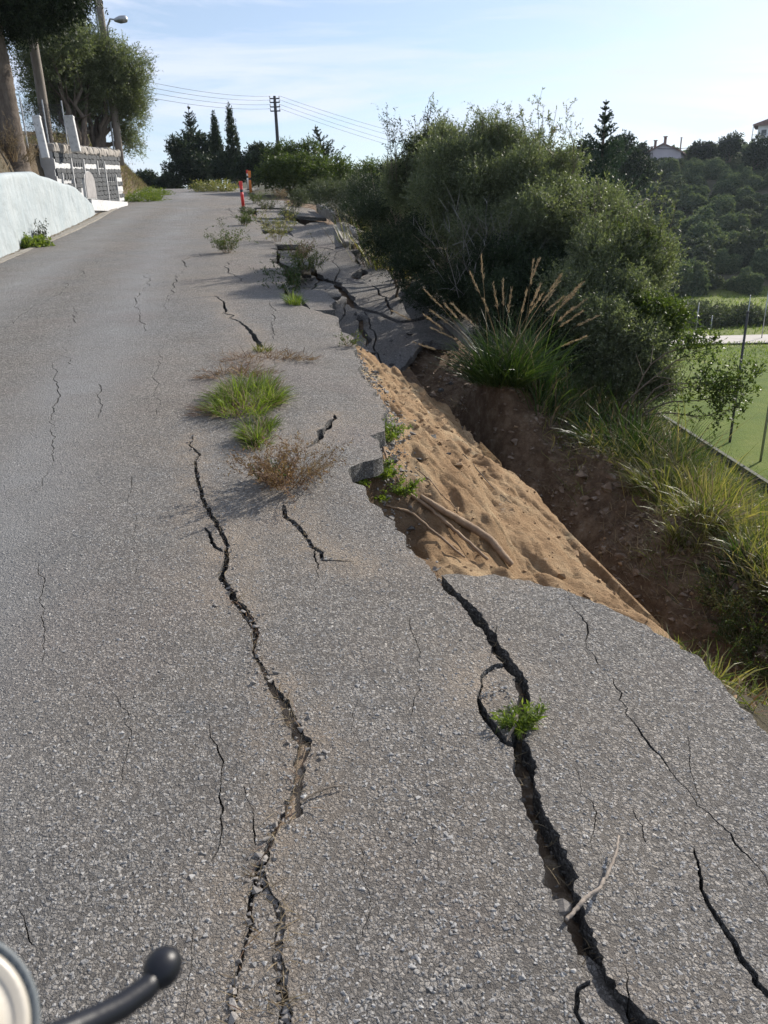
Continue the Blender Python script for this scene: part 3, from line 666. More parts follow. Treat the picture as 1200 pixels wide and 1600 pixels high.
# ------------------------------------------------------------------ broken shoulder slabs
def slab_from(pts_st, zf, seed, thick=.09, amp=.003):
    pl = [(s, t, 0) for s, t in pts_st] + [(pts_st[0][0], pts_st[0][1], 0)]
    A, _ = jag(pl, .012, amp, seed); o = A[:-1, :2]
    q = np.array(pts_st); s0, s1 = q[:, 0].min(), q[:, 0].max(); t0, t1 = q[:, 1].min(), q[:, 1].max()
    V, F = cut_sheet(o, [], [])
    return link('asphalt_slab', slab_mesh('asphalt_slab', V, F, zf, thick, lambda s, t: np.full(len(s), .12)), road)
sheet_out = [(9.75, 1.62), (9.9, 2.1), (10.3, 2.5), (11.2, 2.9), (10.9, 3.35), (13, 3.42), (17, 3.42), (21.5, 3.4), (22, 2.6), (21, 1.9), (19, 1.55), (16.5, 1.42), (13.5, 1.30), (11.5, 1.35)]
SQ = []
SHEET_CR = [[(470, 415, 8), (483, 423, 10), (500, 437, 12), (533, 453, 15), (543, 470, 18), (557, 480, 14), (600, 493, 10), (617, 510, 12), (655, 508, 12), (680, 500, 12)],
            [(545, 395, 4), (557, 423, 7), (553, 441, 9), (577, 457, 4), (600, 476, 5), (603, 495, 5)], [(572, 487, 6), (574, 510, 5), (590, 545, 6), (600, 590, 6)],
            [(500, 395, 5), (520, 402, 6), (560, 398, 5), (640, 410, 5)], [(575, 455, 6), (620, 450, 6), (690, 462, 6)], [(505, 438, 6), (490, 460, 6), (480, 480, 6)], [(560, 490, 8), (555, 520, 9), (570, 560, 8)], [(520, 402, 6), (530, 425, 6), (533, 453, 6)], [(450, 398, 6), (480, 405, 6), (500, 395, 6)], [(543, 470, 6), (530, 500, 6), (520, 540, 6)]]
for i, pl in enumerate(SHEET_CR):
    q, _ = crack_quads(pl, 500 + i, sheet_dz, .006, .012); SQ += q
oj, _ = jag([(s, t, 0) for s, t in sheet_out] + [(sheet_out[0][0], sheet_out[0][1], 0)], .012, .004, 55)
VS, FS = cut_sheet(oj[:-1, :2], SQ, [(s, t) for s in np.arange(10, 22, .35) for t in np.arange(1.5, 3.4, .3)])
labS = components(len(VS), FS)
for k_ in np.unique(labS):
    Fk = FS[labS == k_]
    if len(Fk) < 3: continue
    c = VS[np.unique(Fk)].mean(0); r1, r2, r3 = RNG.uniform(-1, 1, 3)
    zf = lambda s, t, c=c, r1=r1, r2=r2, r3=r3: zr(s) + sheet_dz(s, t) + .06 * r1 + .035 * r2 * (s - c[0]) + .12 * r3 * (t - c[1]) + .02 * fbm(s * 1.3, t * 1.3, 2, 8)
    link('asphalt_slab', slab_mesh('asphalt_slab', VS, Fk.copy(), zf, .09), road)
pieces = [([(9.2, .97), (10.1, .93), (10.9, .95), (10.7, 1.27), (9.9, 1.30), (9.25, 1.28)], -.05, 0, -.05),
          ([(8.75, 1.22), (9.3, 1.35), (9.6, 1.62), (9.0, 1.70), (8.6, 1.45)], -.42, .1, -.5),
          ([(15.2, 1.25), (17.5, 1.22), (17.9, 1.7), (16.9, 2.0), (15.6, 1.75)], -.22, .03, -.1),
          ([(18.2, 1.25), (21.0, 1.22), (21.3, 1.9), (20.0, 2.1), (18.4, 1.85)], -.10, .01, -.08),
          ([(21.6, 1.25), (25.5, 1.25), (25.8, 2.2), (23.5, 2.5), (21.9, 2.2)], -.06, .0, -.06),
          ([(22.0, 2.35), (24.5, 2.7), (25.6, 3.35), (22.2, 3.3)], -.12, .03, -.14),
          ([(26.1, 1.3), (30.5, 1.25), (30.6, 2.6), (28.2, 2.4), (26.2, 2.2)], -.03, .005, -.05),
          ([(25.9, 2.5), (28.2, 2.6), (30.0, 2.85), (29.6, 3.3), (26.2, 3.35)], .05, .02, -.12),
          ([(31, 1.25), (37, 1.35), (36.5, 3.0), (31.2, 2.8)], -.02, .0, -.04), ([(17.9, 2.3), (19.6, 2.35), (20.3, 3.1), (18.2, 3.2)], .03, -.06, .12)]
for i, (pl, d0, ks, kt) in enumerate(pieces):
    c = np.mean(pl, axis=0); b0 = sheet_dz(c[0], c[1]) if 15 < c[0] < 22 and c[1] > 2.2 else 0
    slab_from(pl, lambda s, t, c=c, d0=d0, ks=ks, kt=kt, b0=b0: zr(s) + b0 + d0 + ks * (s - c[0]) + kt * (t - c[1]), 600 + i, .10, .004)

# concrete kerb beams of the former road edge
def beam(s0, t0, d0, s1, t1, d1, hw, hh, label, seed):
    a, b = P(s0, t0, d0), P(s1, t1, d1); L = np.linalg.norm(b - a); n = max(3, int(L / .35)); mb = MB(); q = np.random.default_rng(seed)
    ax = (b - a) / L; side = np.cross(ax, [0, 0, 1.]); side /= np.linalg.norm(side); up = np.cross(side, ax)
    prof = [(-1, -1), (1, -1), (1, .7), (.75, 1), (-.75, 1), (-1, .7)]
    V = []
    for i in range(n + 1):
        for (u_, v_) in prof: V.append(ax * (L * i / n + (q.uniform(-.04, .04) if i in (0, n) else 0)) + side * hw * u_ * q.uniform(.94, 1.05) + up * hh * v_ * q.uniform(.95, 1.04))
    k = len(prof); F = [(i * k + j, i * k + (j + 1) % k, (i + 1) * k + (j + 1) % k, (i + 1) * k + j) for i in range(n) for j in range(k)] + [tuple(range(k))[::-1], tuple(n * k + j for j in range(k))]
    mb.add(V, F); return tag(mb.build('concrete_kerb_beam', CONC, loc=a), label, 'kerb beam', 'broken kerb beams along the collapsed shoulder')
beam(28.5, 3.62, .12, 23.6, 3.66, .02, .14, .14, 'farthest tilted concrete kerb beam at the top of the collapsed shoulder', 1)
beam(23.3, 3.55, -.12, 19.6, 3.5, -.12, .15, .14, 'concrete kerb beam lying next below the farthest tilted beam', 2)
beam(21.6, 3.12, .02, 18.6, 2.95, -.15, .06, .05, 'thin concrete edging strip leaning over the slab by the kerb beams', 3)
beam(14.2, 3.55, -.55, 9.9, 3.45, -.78, .13, .12, 'pale concrete kerb beam sticking out behind the plumed grass clump', 4)

# ================================================================== built things on the upper side
UP = np.array([0, 0, 1.])
def plane_hit(px, py, A, D):
    """point of the vertical plane through A with horizontal direction D that the pixel shows -> (along, z)"""
    n = np.array([D[1], -D[0], 0]); v = ray(px, py); k = ((A - CAM) @ n) / (v @ n); p = CAM + v * k
    return (p - A) @ D, p[2]
# white retaining wall
WA = P(-8, -4.06); WB = P(29.3, -4.06); WL = np.linalg.norm((WB - WA)[:2]); WD = np.array([*((WB - WA)[:2] / WL), 0]); WN = np.array([WD[1], -WD[0], 0])
tops = [plane_hit(px, py, WA, WD) for px, py in [(0, 272), (28, 269), (55, 268), (65, 274), (80, 278), (95, 285), (110, 288), (120, 293), (128, 301), (137, 311), (147, 320), (152, 326)]]
tu = [0, 8] + [q[0] for q in tops]; tz = [None, None] + [q[1] for q in tops]
def wall_top(u):
    h0 = tops[0][1] - zr(tops[0][0] - 8)
    z0 = zr(u - 8) + h0 + .05 * fbm(u * .5, u * 0, 3, 3)
    z1 = np.interp(u, [q[0] for q in tops], [q[1] for q in tops]); return np.where(u < tops[0][0], z0, z1)
def white_wall():
    us = np.linspace(0, min(WL, tops[-1][0]), 420); K = 20; th_ = .32; V = []; zt = wall_top(us); zb = zr(us - 8) - .25
    prof = [(0, k / (K - 1)) for k in range(K)] + [(.4 * .5, 1.0), (.8 * .5, 1.0), (1.0, .985), (1.0, 0)]
    cap = [(.0, .93), (.03, .965), (.12, .99), (.3, 1.0), (.7, 1.0), (.92, .985), (1.0, .95), (1.0, 0)]
    prof = [(0, .93 * k / (K - 1)) for k in range(K)] + cap[1:]
    for (b, v) in prof:
        zz = zb + (zt - zb) * v
        off = .035 * fbm(us * 1.3, zz * 1.6, 4, 7) + .012 * fbm(us * 6, zz * 6, 3, 8) + .04 * (1 - v) * (b < .5) + .03 * np.exp(-((us % 5.1 - 2.5) / .03) ** 2) * -1 * (b < .5)
        V.append(WA[None] * [1, 1, 0] + WD[None] * us[:, None] - WN * (th_ * b) + WN * off[:, None] + np.stack([0 * us, 0 * us, zz], -1))
    V = np.concatenate(V); n = len(us); m = len(prof); i = np.arange(m - 1)[:, None] * n + np.arange(n - 1)[None]
    F = np.stack([i, i + 1, i + n + 1, i + n], -1).reshape(-1, 4)
    return tag(link('retaining_wall', mesh_np('retaining_wall', V, F, PLASTER, smooth=True)), 'low pale blue-white plastered retaining wall with rounded top at the upper road edge', 'wall')
white_wall()
# concrete gutter strip
def gutter():
    ss = spaced([(-8, 60, .15, .5)]); V = []; t0 = np.interp(ss, [-8, 15, 27, 60], [-3.83, -3.79, -3.65, -3.68])
    prof = [(0.02, -.10), (.02, .012), (-.10, .018), (-.16, -.012), (-.34, -.018)]
    for k, (a, b) in enumerate(prof):
        w_ = .02 * fbm(ss * 3, ss * 0 + k, 3, 5); X, Y = xy(ss, t0 + a + w_ * (k < 3)); V.append(np.stack([X, Y, zr(ss) + b + .012 * fbm(ss * 4, ss * 0, 3, k)], -1))
    V = np.concatenate(V); n = len(ss); m = len(prof); i = np.arange(m - 1)[:, None] * n + np.arange(n - 1)[None]
    F = np.stack([i, i + 1, i + n + 1, i + n], -1).reshape(-1, 4)
    tag(link('kerb', mesh_np('kerb', V, F[:, ::-1], CONC, smooth=False)), 'narrow concrete gutter strip along the road', kind='structure')
gutter()

# painted castle wall
CRp = at(195, 316, 34); CLp = at(83, 328, 26)
CDv = (CRp - CLp); CLen = float(np.linalg.norm(CDv[:2])); CDv = np.array([CDv[0] / CLen, CDv[1] / CLen, 0]); CNv = np.array([CDv[1], -CDv[0], 0])
if CNv @ (CAM - CLp) < 0: CNv = -CNv
def z2p(x, y): return x * .21667, 150 + y * .21667       # close-up study coordinates to photograph pixels
def cw(x, y): return plane_hit(*z2p(x, y), CLp, CDv)
castle = empty('mural_wall', CLp, 'low stone-faced wall with a grey castle picture and dark and white stripes', 'wall')
cfr = (CLp * 0, CDv, UP, CNv)
def cpoly(pts, z0, z1, name, mat, n=1):
    mb = MB(); mb.prism([(q[0], q[1] - CLp[2]) for q in pts], z0, z1, 0, (np.zeros(3), CDv, UP, CNv)); return mb.build(name, mat, castle)
def cpx(pts, *a): return cpoly([cw(*p) for p in pts], *a)
tl, tr, br, bl = cw(385, 400), cw(866, 437), cw(902, 800), cw(385, 780)
L0, L1 = tl[0] - .1, br[0]
ztop = lambda u: np.interp(u, [tl[0], tr[0]], [tl[1], tr[1]]); zbot = lambda u: np.interp(u, [0, CLen], [CLp[2] - .5, CRp[2] - .3])
cpoly([(L0, zbot(L0)), (L1, zbot(L1)), (L1, ztop(L1)), (L0, ztop(L0))], -.40, -.02, 'wall_body', MORTAR)
# bands follow the top line
def vline(f): return lambda u: ztop(u) - f
Hh = float(ztop(L1) - CRp[2])
bands = [('d', 0, .13), ('w', .13, .30), ('d', .30, .42), ('w', .42, .55), ('d', .55, .66), ('w', .66, .77), ('d', .77, .87), ('w', .87, .97)]
def castle_top(u):
    """height of the castle outline, as fraction down from the wall top; None outside it"""
    q = (u - L0) / (L1 - L0)
    if .06 <= q < .20: return .46            # outer left turret
    if .20 <= q < .37: return .23            # left tower
    if .37 <= q < .58: return .37            # curtain wall
    if .58 <= q < .70: return .24            # right tower
    if .70 <= q < .88: return .52            # outer right turret
    return None
HT = np.mean([ztop(u) - np.interp(u, [0, CLen], [CLp[2], CRp[2]]) for u in (L0, L1)])
mbw = None
for kd, a, b in bands:
    if kd == 'w':
        # white band between the places where the castle stands in front
        segs = []; uu = np.linspace(L0, L1, 161); run_ = None
        for u_ in uu:
            ct = castle_top(u_); vis = ct is None or ct > (a + b) / 2
            if vis and run_ is None: run_ = u_
            if (not vis or u_ == uu[-1]) and run_ is not None: segs.append((run_, u_)); run_ = None
        for (u0, u1) in segs:
            if u1 - u0 < .15: continue
            cpoly([(u0, ztop(u0) - b * HT), (u1, ztop(u1) - b * HT), (u1, ztop(u1) - a * HT), (u0, ztop(u0) - a * HT)], -.02, .012, 'white_band', WHITEST)
# slates: courses of separate stones on the dark bands and on the castle
door_u = (cw(603, 735)[0] - .02, cw(690, 735)[0] + .02)
stone_meshes = []
for i in range(6):
    mb = MB(); mb.box((0, 0, 0), (.5, .5, .5), None, 0, .06, .02); stone_meshes.append(mb.mesh('slate_stone', SLATE))
ch = .145; v_ = .01; rw = random.Random(3); nst = 0; Rw = Matrix(((CDv[0], CNv[0], 0), (CDv[1], CNv[1], 0), (CDv[2], CNv[2], 1))).to_euler()
while v_ < 1.0:
    u_ = L0 + rw.uniform(0, .1)
    while u_ < L1 - .1:
        wd = rw.uniform(.34, .62); c = min(u_ + wd / 2, L1 - .1); ct = castle_top(c)
        inb = any(k == 'd' and a <= v_ + .03 < b for k, a, b in bands) or v_ > .96
        incastle = ct is not None and v_ >= ct
        zz = ztop(c) - (v_ * HT + ch / 2)
        door = door_u[0] - .1 < c < door_u[1] + .1 and v_ > .45
        if (inb or incastle) and not door and nst < 298:
            o = link('slate_stone', stone_meshes[rw.randrange(6)], castle, tuple(CDv * c + CNv * .012 + UP * (zz - CLp[2]))); o.rotation_euler = Rw
            pr = .028 if incastle else .018
            o.scale = (min(wd, (L1 - u_)) - .015, pr * 2 + rw.uniform(0, .015), ch - .014); nst += 1
        u_ += wd
    v_ += ch / HT
# merlons and mortar outlines
def merlons(q0, q1, top, n):
    for k in range(n):
        a = L0 + (L1 - L0) * (q0 + (q1 - q0) * (k + .1) / n); b = a + (L1 - L0) * (q1 - q0) / n * .52; zt = ztop(a) - top * HT
        mb = MB(); mb.prism([(a, zt - .02 - CLp[2]), (b, zt - .02 - CLp[2]), (b, zt + .13 - CLp[2]), (a, zt + .13 - CLp[2])], -.02, .045, 0, (np.zeros(3), CDv, UP, CNv)); mb.build('merlon', SLATE, castle)
for a in [(.06, .20, .46, 4), (.20, .37, .23, 5), (.58, .70, .24, 4), (.70, .88, .52, 5)]: merlons(*a)
for q0, t0, t1 in [(.20, .10, .98), (.37, .10, .40), (.58, .12, .40), (.70, .12, .98), (.88, .40, .98), (.06, .36, .6)]:
    a = L0 + (L1 - L0) * q0; zt = ztop(a)
    mb = MB(); mb.prism([(a - .03, zt - t1 * HT - CLp[2]), (a + .03, zt - t1 * HT - CLp[2]), (a + .03, zt - t0 * HT - CLp[2]), (a - .03, zt - t0 * HT - CLp[2])], -.02, .062, 0, (np.zeros(3), CDv, UP, CNv)); mb.build('mortar_line', MORTAR, castle)
# arched pale panel (door of the castle)
d0, zb0 = cw(620, 735); d1, zb1 = cw(686, 735); zc = cw(630, 620)[1]; dm = (d0 + d1) / 2; rr_ = (d1 - d0) / 2; 
arch = [(d0, zb0), (d1, zb1)] + [(dm + rr_ * math.cos(q), zc + .32 * math.sin(q)) for q in np.linspace(0, math.pi, 12)]
cpoly([(dm + (a - dm) * 1.12, zc + (b - zc) * 1.06) for a, b in arch], -.02, .05, 'arch_frame', MORTAR)
cpoly(arch, -.02, .07, 'arched_panel', DOORM)
pa, pb = cw(640, 745), cw(902, 765)
cpoly([(pa[0], pa[1] - .35), (pb[0] + .05, pb[1] - .35), (pb[0] + .05, pb[1]), (pa[0], pa[1])], -.02, .09, 'plinth', WHITEST)
# cap of rubble stones
u_ = L0
while u_ < L1:
    wd = rw.uniform(.22, .42); mb = MB(); mb.box((0, 0, 0), (wd / 2 * .96, .24, .13), None, 0, .05, .02)
    o = link('cap_stone', mb.mesh('cap_stone', RUBBLE), castle, tuple(CDv * (u_ + wd / 2) - CNv * .18 + UP * (ztop(u_ + wd / 2) + .10 - CLp[2] + rw.uniform(-.015, .02)))); o.rotation_euler = Rw
    u_ += wd

# gate posts, low wall, fence
def post(px, ytop, ybot, d, wpx, label):
    b = at(px[1], ybot, d); h = at(px[0], ytop, d)[2] - b[2]; hw = wpx * d / FPX * .36
    o = empty('gate_post', b - UP * .15, label, 'post', 'white gate posts above the walls', (0, rad(-4), rotz_a))
    mb = MB(); mb.box((0, 0, (h + .15) / 2), (hw, hw, (h + .15) / 2), None, 0, .015); mb.build('shaft', WHITEST, o)
    mb = MB(); mb.box((0, 0, h + .17), (hw * 1.08, hw * 1.08, .035), None, 0, .012); mb.build('cap', WHITEST, o)
rotz_a = math.atan2(-WD[0], WD[1])
post((57, 70), 184, 238, 24.5, 13, 'leftmost of the two white square gate posts, in front of the near telegraph pole')
post((106, 118), 184, 229, 27.5, 16, 'right-hand white square gate post standing above the castle wall')
def fence():
    a, b = at(44, 232, 25.5), at(106, 226, 28.5); o = empty('wire_fence', a, 'dark wire mesh fence panel between the white gate posts', 'fence'); d = b - a; mb = MB(); H_ = 1.15
    n = 34
    for k in range(-6, n):
        p0, p1 = k / n, (k + 6) / n
        for u0, u1, z0, z1 in ((p0, p1, 0, H_), (p0, p1, H_, 0)):
            f0, f1 = max(u0, 0), min(u1, 1); g = lambda u: z0 + (z1 - z0) * (u - u0) / (u1 - u0)
            mb.tube([d * f0 + UP * g(f0), d * f1 + UP * g(f1)], .004, 3, cap=False)
    mb.build('wire_mesh', WIRE, o)
    for u in (0, .5, 1): m2 = MB(); m2.tube([d * u, d * u + UP * 1.25], .022, 6); m2.build('fence_stake', METAL, o)
fence()

# ------------------------------------------------------------------ poles, lamp, wires
def pole(name, pb, h, r, mat, label, cat='pole', group=None, sides=12):
    o = empty(name, pb, label, cat, group); mb = MB()
    zz = np.linspace(-.3, h, 12); mb.tube([(.02 * math.sin(z * .7), .02 * math.cos(z * .5), z) for z in zz], [r * (1 - .28 * max(z, 0) / h) for z in zz], sides); mb.build('shaft', mat, o, smooth=True); return o
npb = terr_hit(79, 243); pole('telegraph_pole', npb, 7.2, .155, POLEW, 'pale weathered wooden pole rising beside the thick ringed trunk', 'telegraph pole')
lpb = at(187, 245, 34.6); lp = pole('lamp_pole', lpb, 9.6, .15, POLEW, 'tall wooden pole carrying a street lamp behind the olive trees', 'lamp post')
lp_h = at(163, 48, 34.2) - lpb
mb = MB(); mb.tube([lp_h + np.array([.12, 0, -.7]), lp_h + np.array([.14, -.05, .1]), lp_h + np.array([.3, -.1, .35]), at(181, 31, 33.6) - lpb], .03, 6); mb.build('lamp_arm', METAL, lp, smooth=True)
hA, hB = at(179, 31.5, 33.6) - lpb, at(198, 29.5, 33.2) - lpb; mb = MB(); dv = (hB - hA); 
mb.tube([hA, hA + dv * .15, hA + dv * .5, hA + dv * .9, hB], [.05, .08, .13, .12, .05], 8); mb.build('lamp_head', METAL, lp, smooth=True)
mb = MB(); mb.tube([lpb * 0 + np.array([-.19, 0, 0]), np.array([-.17, 0, 9.0])], .035, 6); mb.build('conduit', METAL, lp)
fpb = at(436, 262, 55); fh = at(429, 150, 55)[2] - fpb[2]; fp = pole('power_pole', fpb, fh, .125, POLED, 'dark slender power pole above the green bush beyond the road crest', 'power pole')
wl = []
for k, (py, sx) in enumerate([(154, 1), (160, 1), (167, 1), (173.5, 1)]):
    q = at(430, py, 55) - fpb; mb = MB(); mb.box((0, 0, q[2]), (.32, .03, .035)); mb.build('crossarm', POLED, fp)
    for sx in (-.30, .30): m2 = MB(); m2.lathe([(.03, 0), (.05, .03), (.03, .06), (.05, .09), (.02, .13)], 8, 0, (sx, 0, q[2] + .03)); m2.build('insulator', WHITEP, fp)
    wl.append(q + fpb)
def wire(a, b, sg, label, r=.008, group='wires on the power pole'):
    n = 18; pts = [a + (b - a) * i / n - UP * sg * 4 * (i / n) * (1 - i / n) for i in range(n + 1)]; mb = MB(); mb.tube([p - a for p in pts], r, 4, cap=False)
    tag(mb.build('overhead_wire', WIRE, loc=a, smooth=True), label, 'wire', group)
ordn = ['topmost', 'second', 'third', 'lowest']
for k, ya in enumerate([112, 121, 129, 138]):
    wire(wl[k] + np.array([-.3, 0, .14]), at(165, ya, 34.4), .25, ordn[k] + ' overhead wire running left from the power pole to the lamp pole')
for k, (xe, ye) in enumerate([(790, 243), (790, 252), (790, 262), (790, 270)]):
    wire(wl[k] + np.array([.3, 0, .14]), at(xe, ye, 66), .35, ordn[k] + ' overhead wire falling right from the power pole behind the bushes')

# traffic delineators
def delineator(px, py, htpx, mats, label, wpx=7, lean=0):
    s, t, D = hit_st(px, py); b = P(s, t); h = htpx * D / FPX; r = wpx * D / FPX / 2
    o = empty('road_delineator', b, label, 'traffic post', None, (0, lean, .3))
    mb = MB(); mb.lathe([(r * 2.0, 0), (r * 2.0, .03), (r * 1.1, .06)], 14); mb.build('base', WIRE, o)
    mb = MB(); mb.lathe([(r, .06), (r * .95, h * .5), (r * .9, h * .60)], 14); mb.build('post', mats[0], o, smooth=True)
    mb = MB(); mb.lathe([(r * .93, h * .60), (r * .93, h * .70)], 14); mb.build('dark_ring', WIRE, o)
    mb = MB(); mb.lathe([(r * .9, h * .70), (r * .88, h * .82)], 14); mb.build('upper_post', mats[0], o)
    mb = MB(); mb.box((0, 0, h * .91), (r * 1.05, .02, h * .09), None, 0, .01); mb.build('reflective_panel', mats[1], o)
delineator(380.5, 326, 36, (RED, RED), 'bright red flexible traffic post at the edge of the cracked road', 4.6, rad(-2))
delineator(392, 303, 30, (ORANGE, ORANGE), 'orange traffic post farther up behind the red one', 4)
delineator(388.5, 297, 26, (WHITEP, RED), 'white traffic post with red top beside the orange one', 3)

# ------------------------------------------------------------------ vegetation makers
def unit(a): return a / (np.linalg.norm(a, axis=-1, keepdims=True) + 1e-9)
def leaf_quads(p, d, nrm, L, W):
    s_ = unit(np.cross(d, nrm)); L = L[:, None]; W = W[:, None]
    V = np.stack([p, p + d * L * .45 + s_ * W * .5, p + d * L, p + d * L * .45 - s_ * W * .5], 1).reshape(-1, 3)
    return V, np.arange(len(p) * 4).reshape(-1, 4)
def leaf_tris(p, d, nrm, L, W):
    s_ = unit(np.cross(d, nrm)); L = L[:, None]; W = W[:, None]
    V = np.stack([p + d * L * .12 + s_ * W * .62, p + d * L, p - s_ * W * .5 + d * L * .3], 1).reshape(-1, 3)
    return V, np.arange(len(p) * 3).reshape(-1, 3)
def crown_mesh(name, lobes, n_tw, mat, L=.05, W=.014, twl=.22, per=10, up=.35, seed=1, lump=.28, core=.45, rnd=.6, sub=0, nout=0.):
    n_tw = int(n_tw * 1.15); L *= 1.08; W *= 1.15
    q = np.random.default_rng(seed); lb = np.array(lobes, float); wgt = (lb[:, 3] * lb[:, 4] + lb[:, 3] * lb[:, 5] + lb[:, 4] * lb[:, 5]); wgt /= wgt.sum()
    if sub:
        S_ = []
        for L_ in lb:
            nn = sub; dd = unit(q.normal(0, 1, (nn, 3))); dd[:, 2] = np.where(dd[:, 2] < -.3, -dd[:, 2], dd[:, 2]); rr = q.uniform(.55, 1.02, nn)
            for a_, r_ in zip(dd, rr): z_ = q.uniform(.22, .46); S_.append((*(L_[:3] + a_ * L_[3:6] * r_), *(L_[3:6] * z_)))
            S_.append((*L_[:3], *(L_[3:6] * .62)))
        lb = np.array(S_); wgt = (lb[:, 3] * lb[:, 4] + lb[:, 3] * lb[:, 5] + lb[:, 4] * lb[:, 5]); wgt /= wgt.sum()
    k = q.choice(len(lb), n_tw, p=wgt); d = unit(q.normal(0, 1, (n_tw, 3))); c = lb[k]
    az = np.arctan2(d[:, 1], d[:, 0]) * 2.2 + k * 3.1; lumpv = 1 + lump * fbm(az, d[:, 2] * 3 + 5, 3, seed % 13)
    r = (core + (1 - core) * q.random(n_tw) ** .45) * lumpv * (1 + .12 * (q.random(n_tw) ** 6) * 2)
    p = c[:, :3] + d * c[:, 3:6] * r[:, None]
    td = unit(d * .8 + np.array([0, 0, up]) + q.normal(0, .45, (n_tw, 3)))
    tl_ = twl * q.uniform(.5, 1.4, n_tw)
    a = np.tile(np.linspace(.05, 1, per), n_tw); P0 = np.repeat(p, per, 0) + np.repeat(td * tl_[:, None], per, 0) * a[:, None]
    P0[:, 2] -= np.repeat(tl_, per) * a ** 2 * .12
    ld = unit(np.repeat(td, per, 0) * .6 + q.normal(0, rnd, (len(P0), 3))); nr = unit(q.normal(0, 1, (len(P0), 3)) + np.array([0, 0, .6]) + nout * np.repeat(d, per, 0))
    Ls = L * q.uniform(.6, 1.3, len(P0)); V, F = leaf_tris(P0, ld, nr, Ls, W * q.uniform(.7, 1.3, len(P0)))
    return mesh_np(name, V, F, mat)
def strip(P0, d0, length, width, nseg, bend, q, taper=True):
    """many blades: P0 base, d0 start direction, bend vector added along the way"""
    n = len(P0); side = unit(np.cross(d0, np.array([0, 0, 1.]) + q.normal(0, .4, (n, 3)))); pts = []; dcur = d0.copy(); p = P0.copy(); pts.append(p.copy())
    for k in range(nseg):
        p = p + dcur * (length / nseg)[:, None]; dcur = unit(dcur + bend * (1.4 * (k + 1) / nseg)); pts.append(p.copy())
    V = np.zeros((n, nseg * 2 + 1, 3))
    for k in range(nseg):
        wk = width * ((1 - (k / nseg) ** 2 * .6) if taper else 1) * (.7 if k == 0 else 1)
        V[:, 2 * k] = pts[k] + side * (wk / 2)[:, None]; V[:, 2 * k + 1] = pts[k] - side * (wk / 2)[:, None]
    V[:, -1] = pts[-1]; m = nseg * 2 + 1; b = np.arange(n)[:, None] * m
    Q = np.concatenate([b + np.array([[2 * k, 2 * k + 1, 2 * k + 3, 2 * k + 2]]) for k in range(nseg - 1)]) if nseg > 1 else np.zeros((0, 4), int)
    T = b + np.array([[2 * nseg - 2, 2 * nseg - 1, 2 * nseg]])
    return V.reshape(-1, 3), Q, T, pts
def grass_mesh(name, n, R, h, w_, mat, seed, lean=.6, droop=.5, zf=None, elong=(1, 1), nseg=4, dirbias=(0, 0), mat2=None, clusters=18):
    q = np.random.default_rng(seed); a = q.uniform(0, 6.283, n); r = R * np.sqrt(q.random(n))
    ca = q.uniform(0, 6.283, clusters); cr_ = R * np.sqrt(q.random(clusters)); ci = q.integers(0, clusters, n); mx = q.random(n) < .75; ch_ = q.uniform(.55, 1.2, clusters)[ci]
    gx = cr_[ci] * np.cos(ca[ci]) + q.normal(0, .11 * R, n); gy = cr_[ci] * np.sin(ca[ci]) + q.normal(0, .11 * R, n)
    x = np.where(mx, gx, r * np.cos(a)) * elong[0]; y = np.where(mx, gy, r * np.sin(a)) * elong[1]; r = np.minimum(np.hypot(x / elong[0], y / elong[1]), R)
    z = zf(x, y) if zf else 0 * x; P0 = np.stack([x, y, z - .01], -1)
    d = unit(np.stack([lean * (x / R / elong[0] * .8 + q.normal(0, .45, n)) + dirbias[0], lean * (y / R / elong[1] * .8 + q.normal(0, .45, n)) + dirbias[1], np.ones(n)], -1))
    out2 = np.stack([d[:, 0], d[:, 1], np.zeros(n)], -1); bend = out2 * droop * .5 + np.array([0, 0, -1.]) * droop * q.uniform(.2, .9, (n, 1)) * .55
    L = h * q.uniform(.4, 1.2, n) * (1 - .3 * r / R) * np.where(mx, ch_, .8); V, Q, T, _ = strip(P0, d, L, w_ * q.uniform(.6, 1.3, n), nseg, bend, q)
    if mat2 is None: return mesh_np(name, V, [Q, T], mat)
    dm_ = (q.random(n) < .22).astype(int); return mesh_np(name, V, [Q, T], mats=[mat, mat2], midx=np.concatenate([np.tile(dm_, nseg - 1), dm_]))
